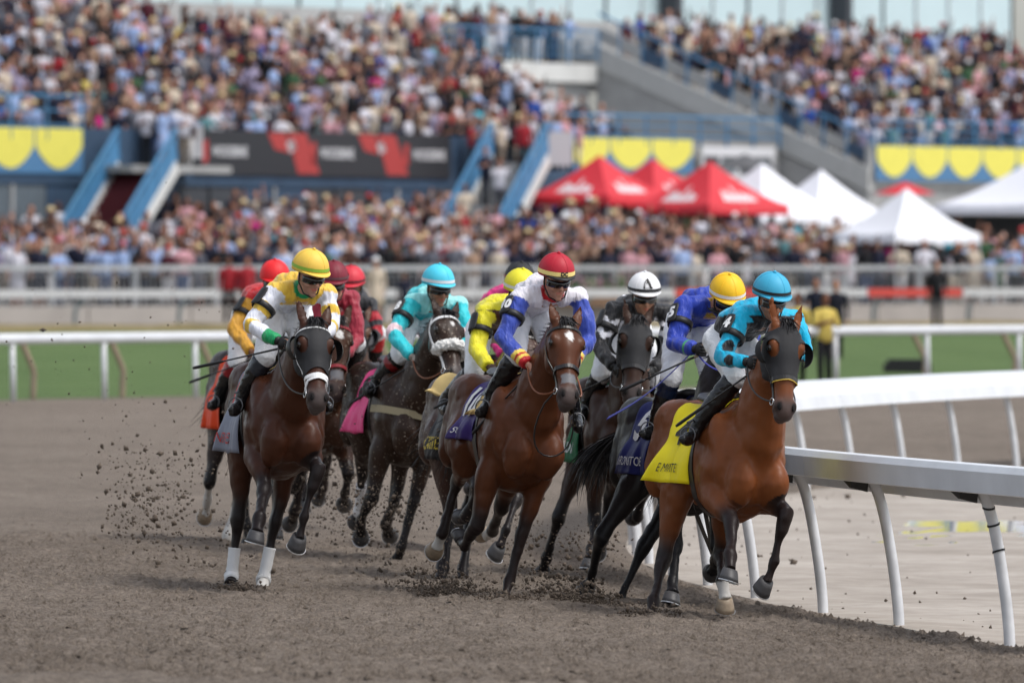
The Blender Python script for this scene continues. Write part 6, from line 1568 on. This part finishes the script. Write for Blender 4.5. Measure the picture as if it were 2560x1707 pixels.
SZ = np.exp(dr.normal(math.log(.0105), .45, len(xx))).clip(.004, .034); zz = zg(ss) + dirt_disp(xx, yy, ss)
def crumbs(X, Y, Z, S, name, label, m):
    """low five-sided crumbs half sunk in the ground"""
    k = len(X); a = np.arange(5) * (2 * math.pi / 5); ph = dr.uniform(0, 6.28, k)[:, None]; r = S[:, None] * dr.uniform(.7, 1.25, (k, 5))
    V = np.empty((k, 6, 3)); V[:, :5, 0] = X[:, None] + r * np.cos(a + ph); V[:, :5, 1] = Y[:, None] + r * np.sin(a + ph); V[:, :5, 2] = (Z - .3 * S)[:, None]
    V[:, 5, 0] = X + dr.normal(size=k) * S * .3; V[:, 5, 1] = Y + dr.normal(size=k) * S * .3; V[:, 5, 2] = Z + S * dr.uniform(.45, 1.15, k)
    Fc = np.array([(i, (i + 1) % 5, 5) for i in range(5)])[None] + (np.arange(k) * 6)[:, None, None]; Fc = Fc.reshape(-1, 3)
    me = bpy.data.meshes.new(name); me.vertices.add(k * 6); me.vertices.foreach_set('co', V.astype(np.float32).ravel()); me.loops.add(Fc.size); me.loops.foreach_set('vertex_index', Fc.astype(np.int32).ravel())
    me.polygons.add(len(Fc)); me.polygons.foreach_set('loop_start', np.arange(0, Fc.size, 3, dtype=np.int32)); me.update(calc_edges=True)
    tag(link_mesh(name, me, m, smooth_shade=True), label, 'dirt', kind='stuff')
crumbs(xx, yy, zz, SZ, 'loose_crumbs', 'loose crumbs of dirt lying all over the track', M_DIRT)
# a few strays on the pale apron
n = 260; ang = dr.uniform(-.28, .3, n); rr = RI - .15 - dr.exponential(1.3, n); X = CC.x - rr * np.cos(ang); Y = CC.y + rr * np.sin(ang); SZ = np.exp(dr.normal(math.log(.012), .5, n)).clip(.005, .04)
clod_mesh(np.stack([X, Y, zg(rr - RI) + SZ * .2 + .004], 1), SZ, 6, 'stray_clods', 'stuff', 'stray crumbs of dirt on the pale apron', M_CLOD)
# airborne dirt: plumes behind and around the hooves (pixel centre, distance, spread x / z / depth in metres, count, size)
PL_ = [(440, 1230, 66, .50, .60, 1.4, 480, .009), (340, 1290, 66, .45, .42, 1.0, 330, .011), (300, 1120, 68, .7, .5, 1.6, 130, .008), (640, 1330, 63, .5, .35, 1.0, 300, .006), (850, 1290, 69, .45, .45, 1.5, 700, .007), (830, 1180, 70, .3, .35, 1.2, 350, .007),
       (1000, 1280, 66, .5, .4, 1.6, 800, .007), (1110, 1490, 62, .30, .10, .5, 900, .009), (1080, 1440, 63, .5, .2, .9, 420, .008), (1400, 1450, 62.5, .35, .22, .9, 650, .008), (1470, 1360, 64, .35, .28, 1.2, 420, .007), (1440, 1500, 61, .3, .12, .6, 500, .009), (1300, 1350, 66, .35, .35, 1.2, 320, .007),
       (1620, 1565, 58.6, .12, .05, .3, 260, .008), (1255, 1520, 61, .22, .05, .4, 300, .008), (590, 1475, 61.5, .15, .04, .3, 200, .008), (960, 1100, 69, .5, .5, 1.5, 260, .005), (1060, 1150, 66.5, .3, .35, 1.0, 200, .005), (150, 950, 70, 1.2, .6, 2.5, 70, .008), (420, 800, 66, 1.6, .8, 2.5, 60, .008)]
PP = []; SS = []
for px, py, d, sx, sz, sd, cnt, s0 in PL_:
    cnt = int(cnt * 1.3); c = at(px, py, d); q = dr.normal(size=(cnt, 3)) * np.array([sx * .55, sd * .5, sz * .55]) + np.array(c)
    # wisps: pull grains towards a few streaks so that the plume is ragged
    cl = dr.normal(size=(16, 3)) * np.array([sx * .6, sd * .5, sz * .6]) + np.array(c); pk = dr.integers(0, 16, cnt); w = dr.random(cnt)[:, None] ** .6 * .85; q = q * (1 - w) + (cl[pk] + dr.normal(size=(cnt, 3)) * .05) * w
    s_ = s_of(q[:, 0], q[:, 1]); q[:, 2] = np.maximum(q[:, 2], zg(s_) + .01 + .03 * dr.random(cnt)); PP.append(q); SS.append(np.exp(dr.normal(math.log(s0 * .62), .75, cnt)).clip(.0015, .03))
clod_mesh(np.concatenate(PP), np.concatenate(SS), 8, 'flying_dirt', 'stuff', 'clods and crumbs of dirt thrown up behind the galloping hooves', M_CLOD)
# bigger heaps where hooves strike
for px, py, d, rw, rh in ((1112, 1520, 61.2, .17, .07), (1440, 1525, 60.6, .22, .07), (1622, 1572, 58.6, .12, .04), (1256, 1528, 60.6, .16, .045), (588, 1485, 61.4, .10, .03)):
    c = at(px, py, d); q = dr.normal(size=(900, 3)) * np.array([rw * .8, rw * 1.0, rh * .7]) + np.array((c.x, c.y, 0)); q[:, 2] = zg(s_of(q[:, 0], q[:, 1])) + np.abs(dr.normal(size=900)) * rh
    clod_mesh(q, np.exp(dr.normal(math.log(.0065), .6, 900)).clip(.002, .03), int(px), 'kicked_up_heap', 'stuff', 'small burst of dirt where a hoof has struck', M_CLOD)
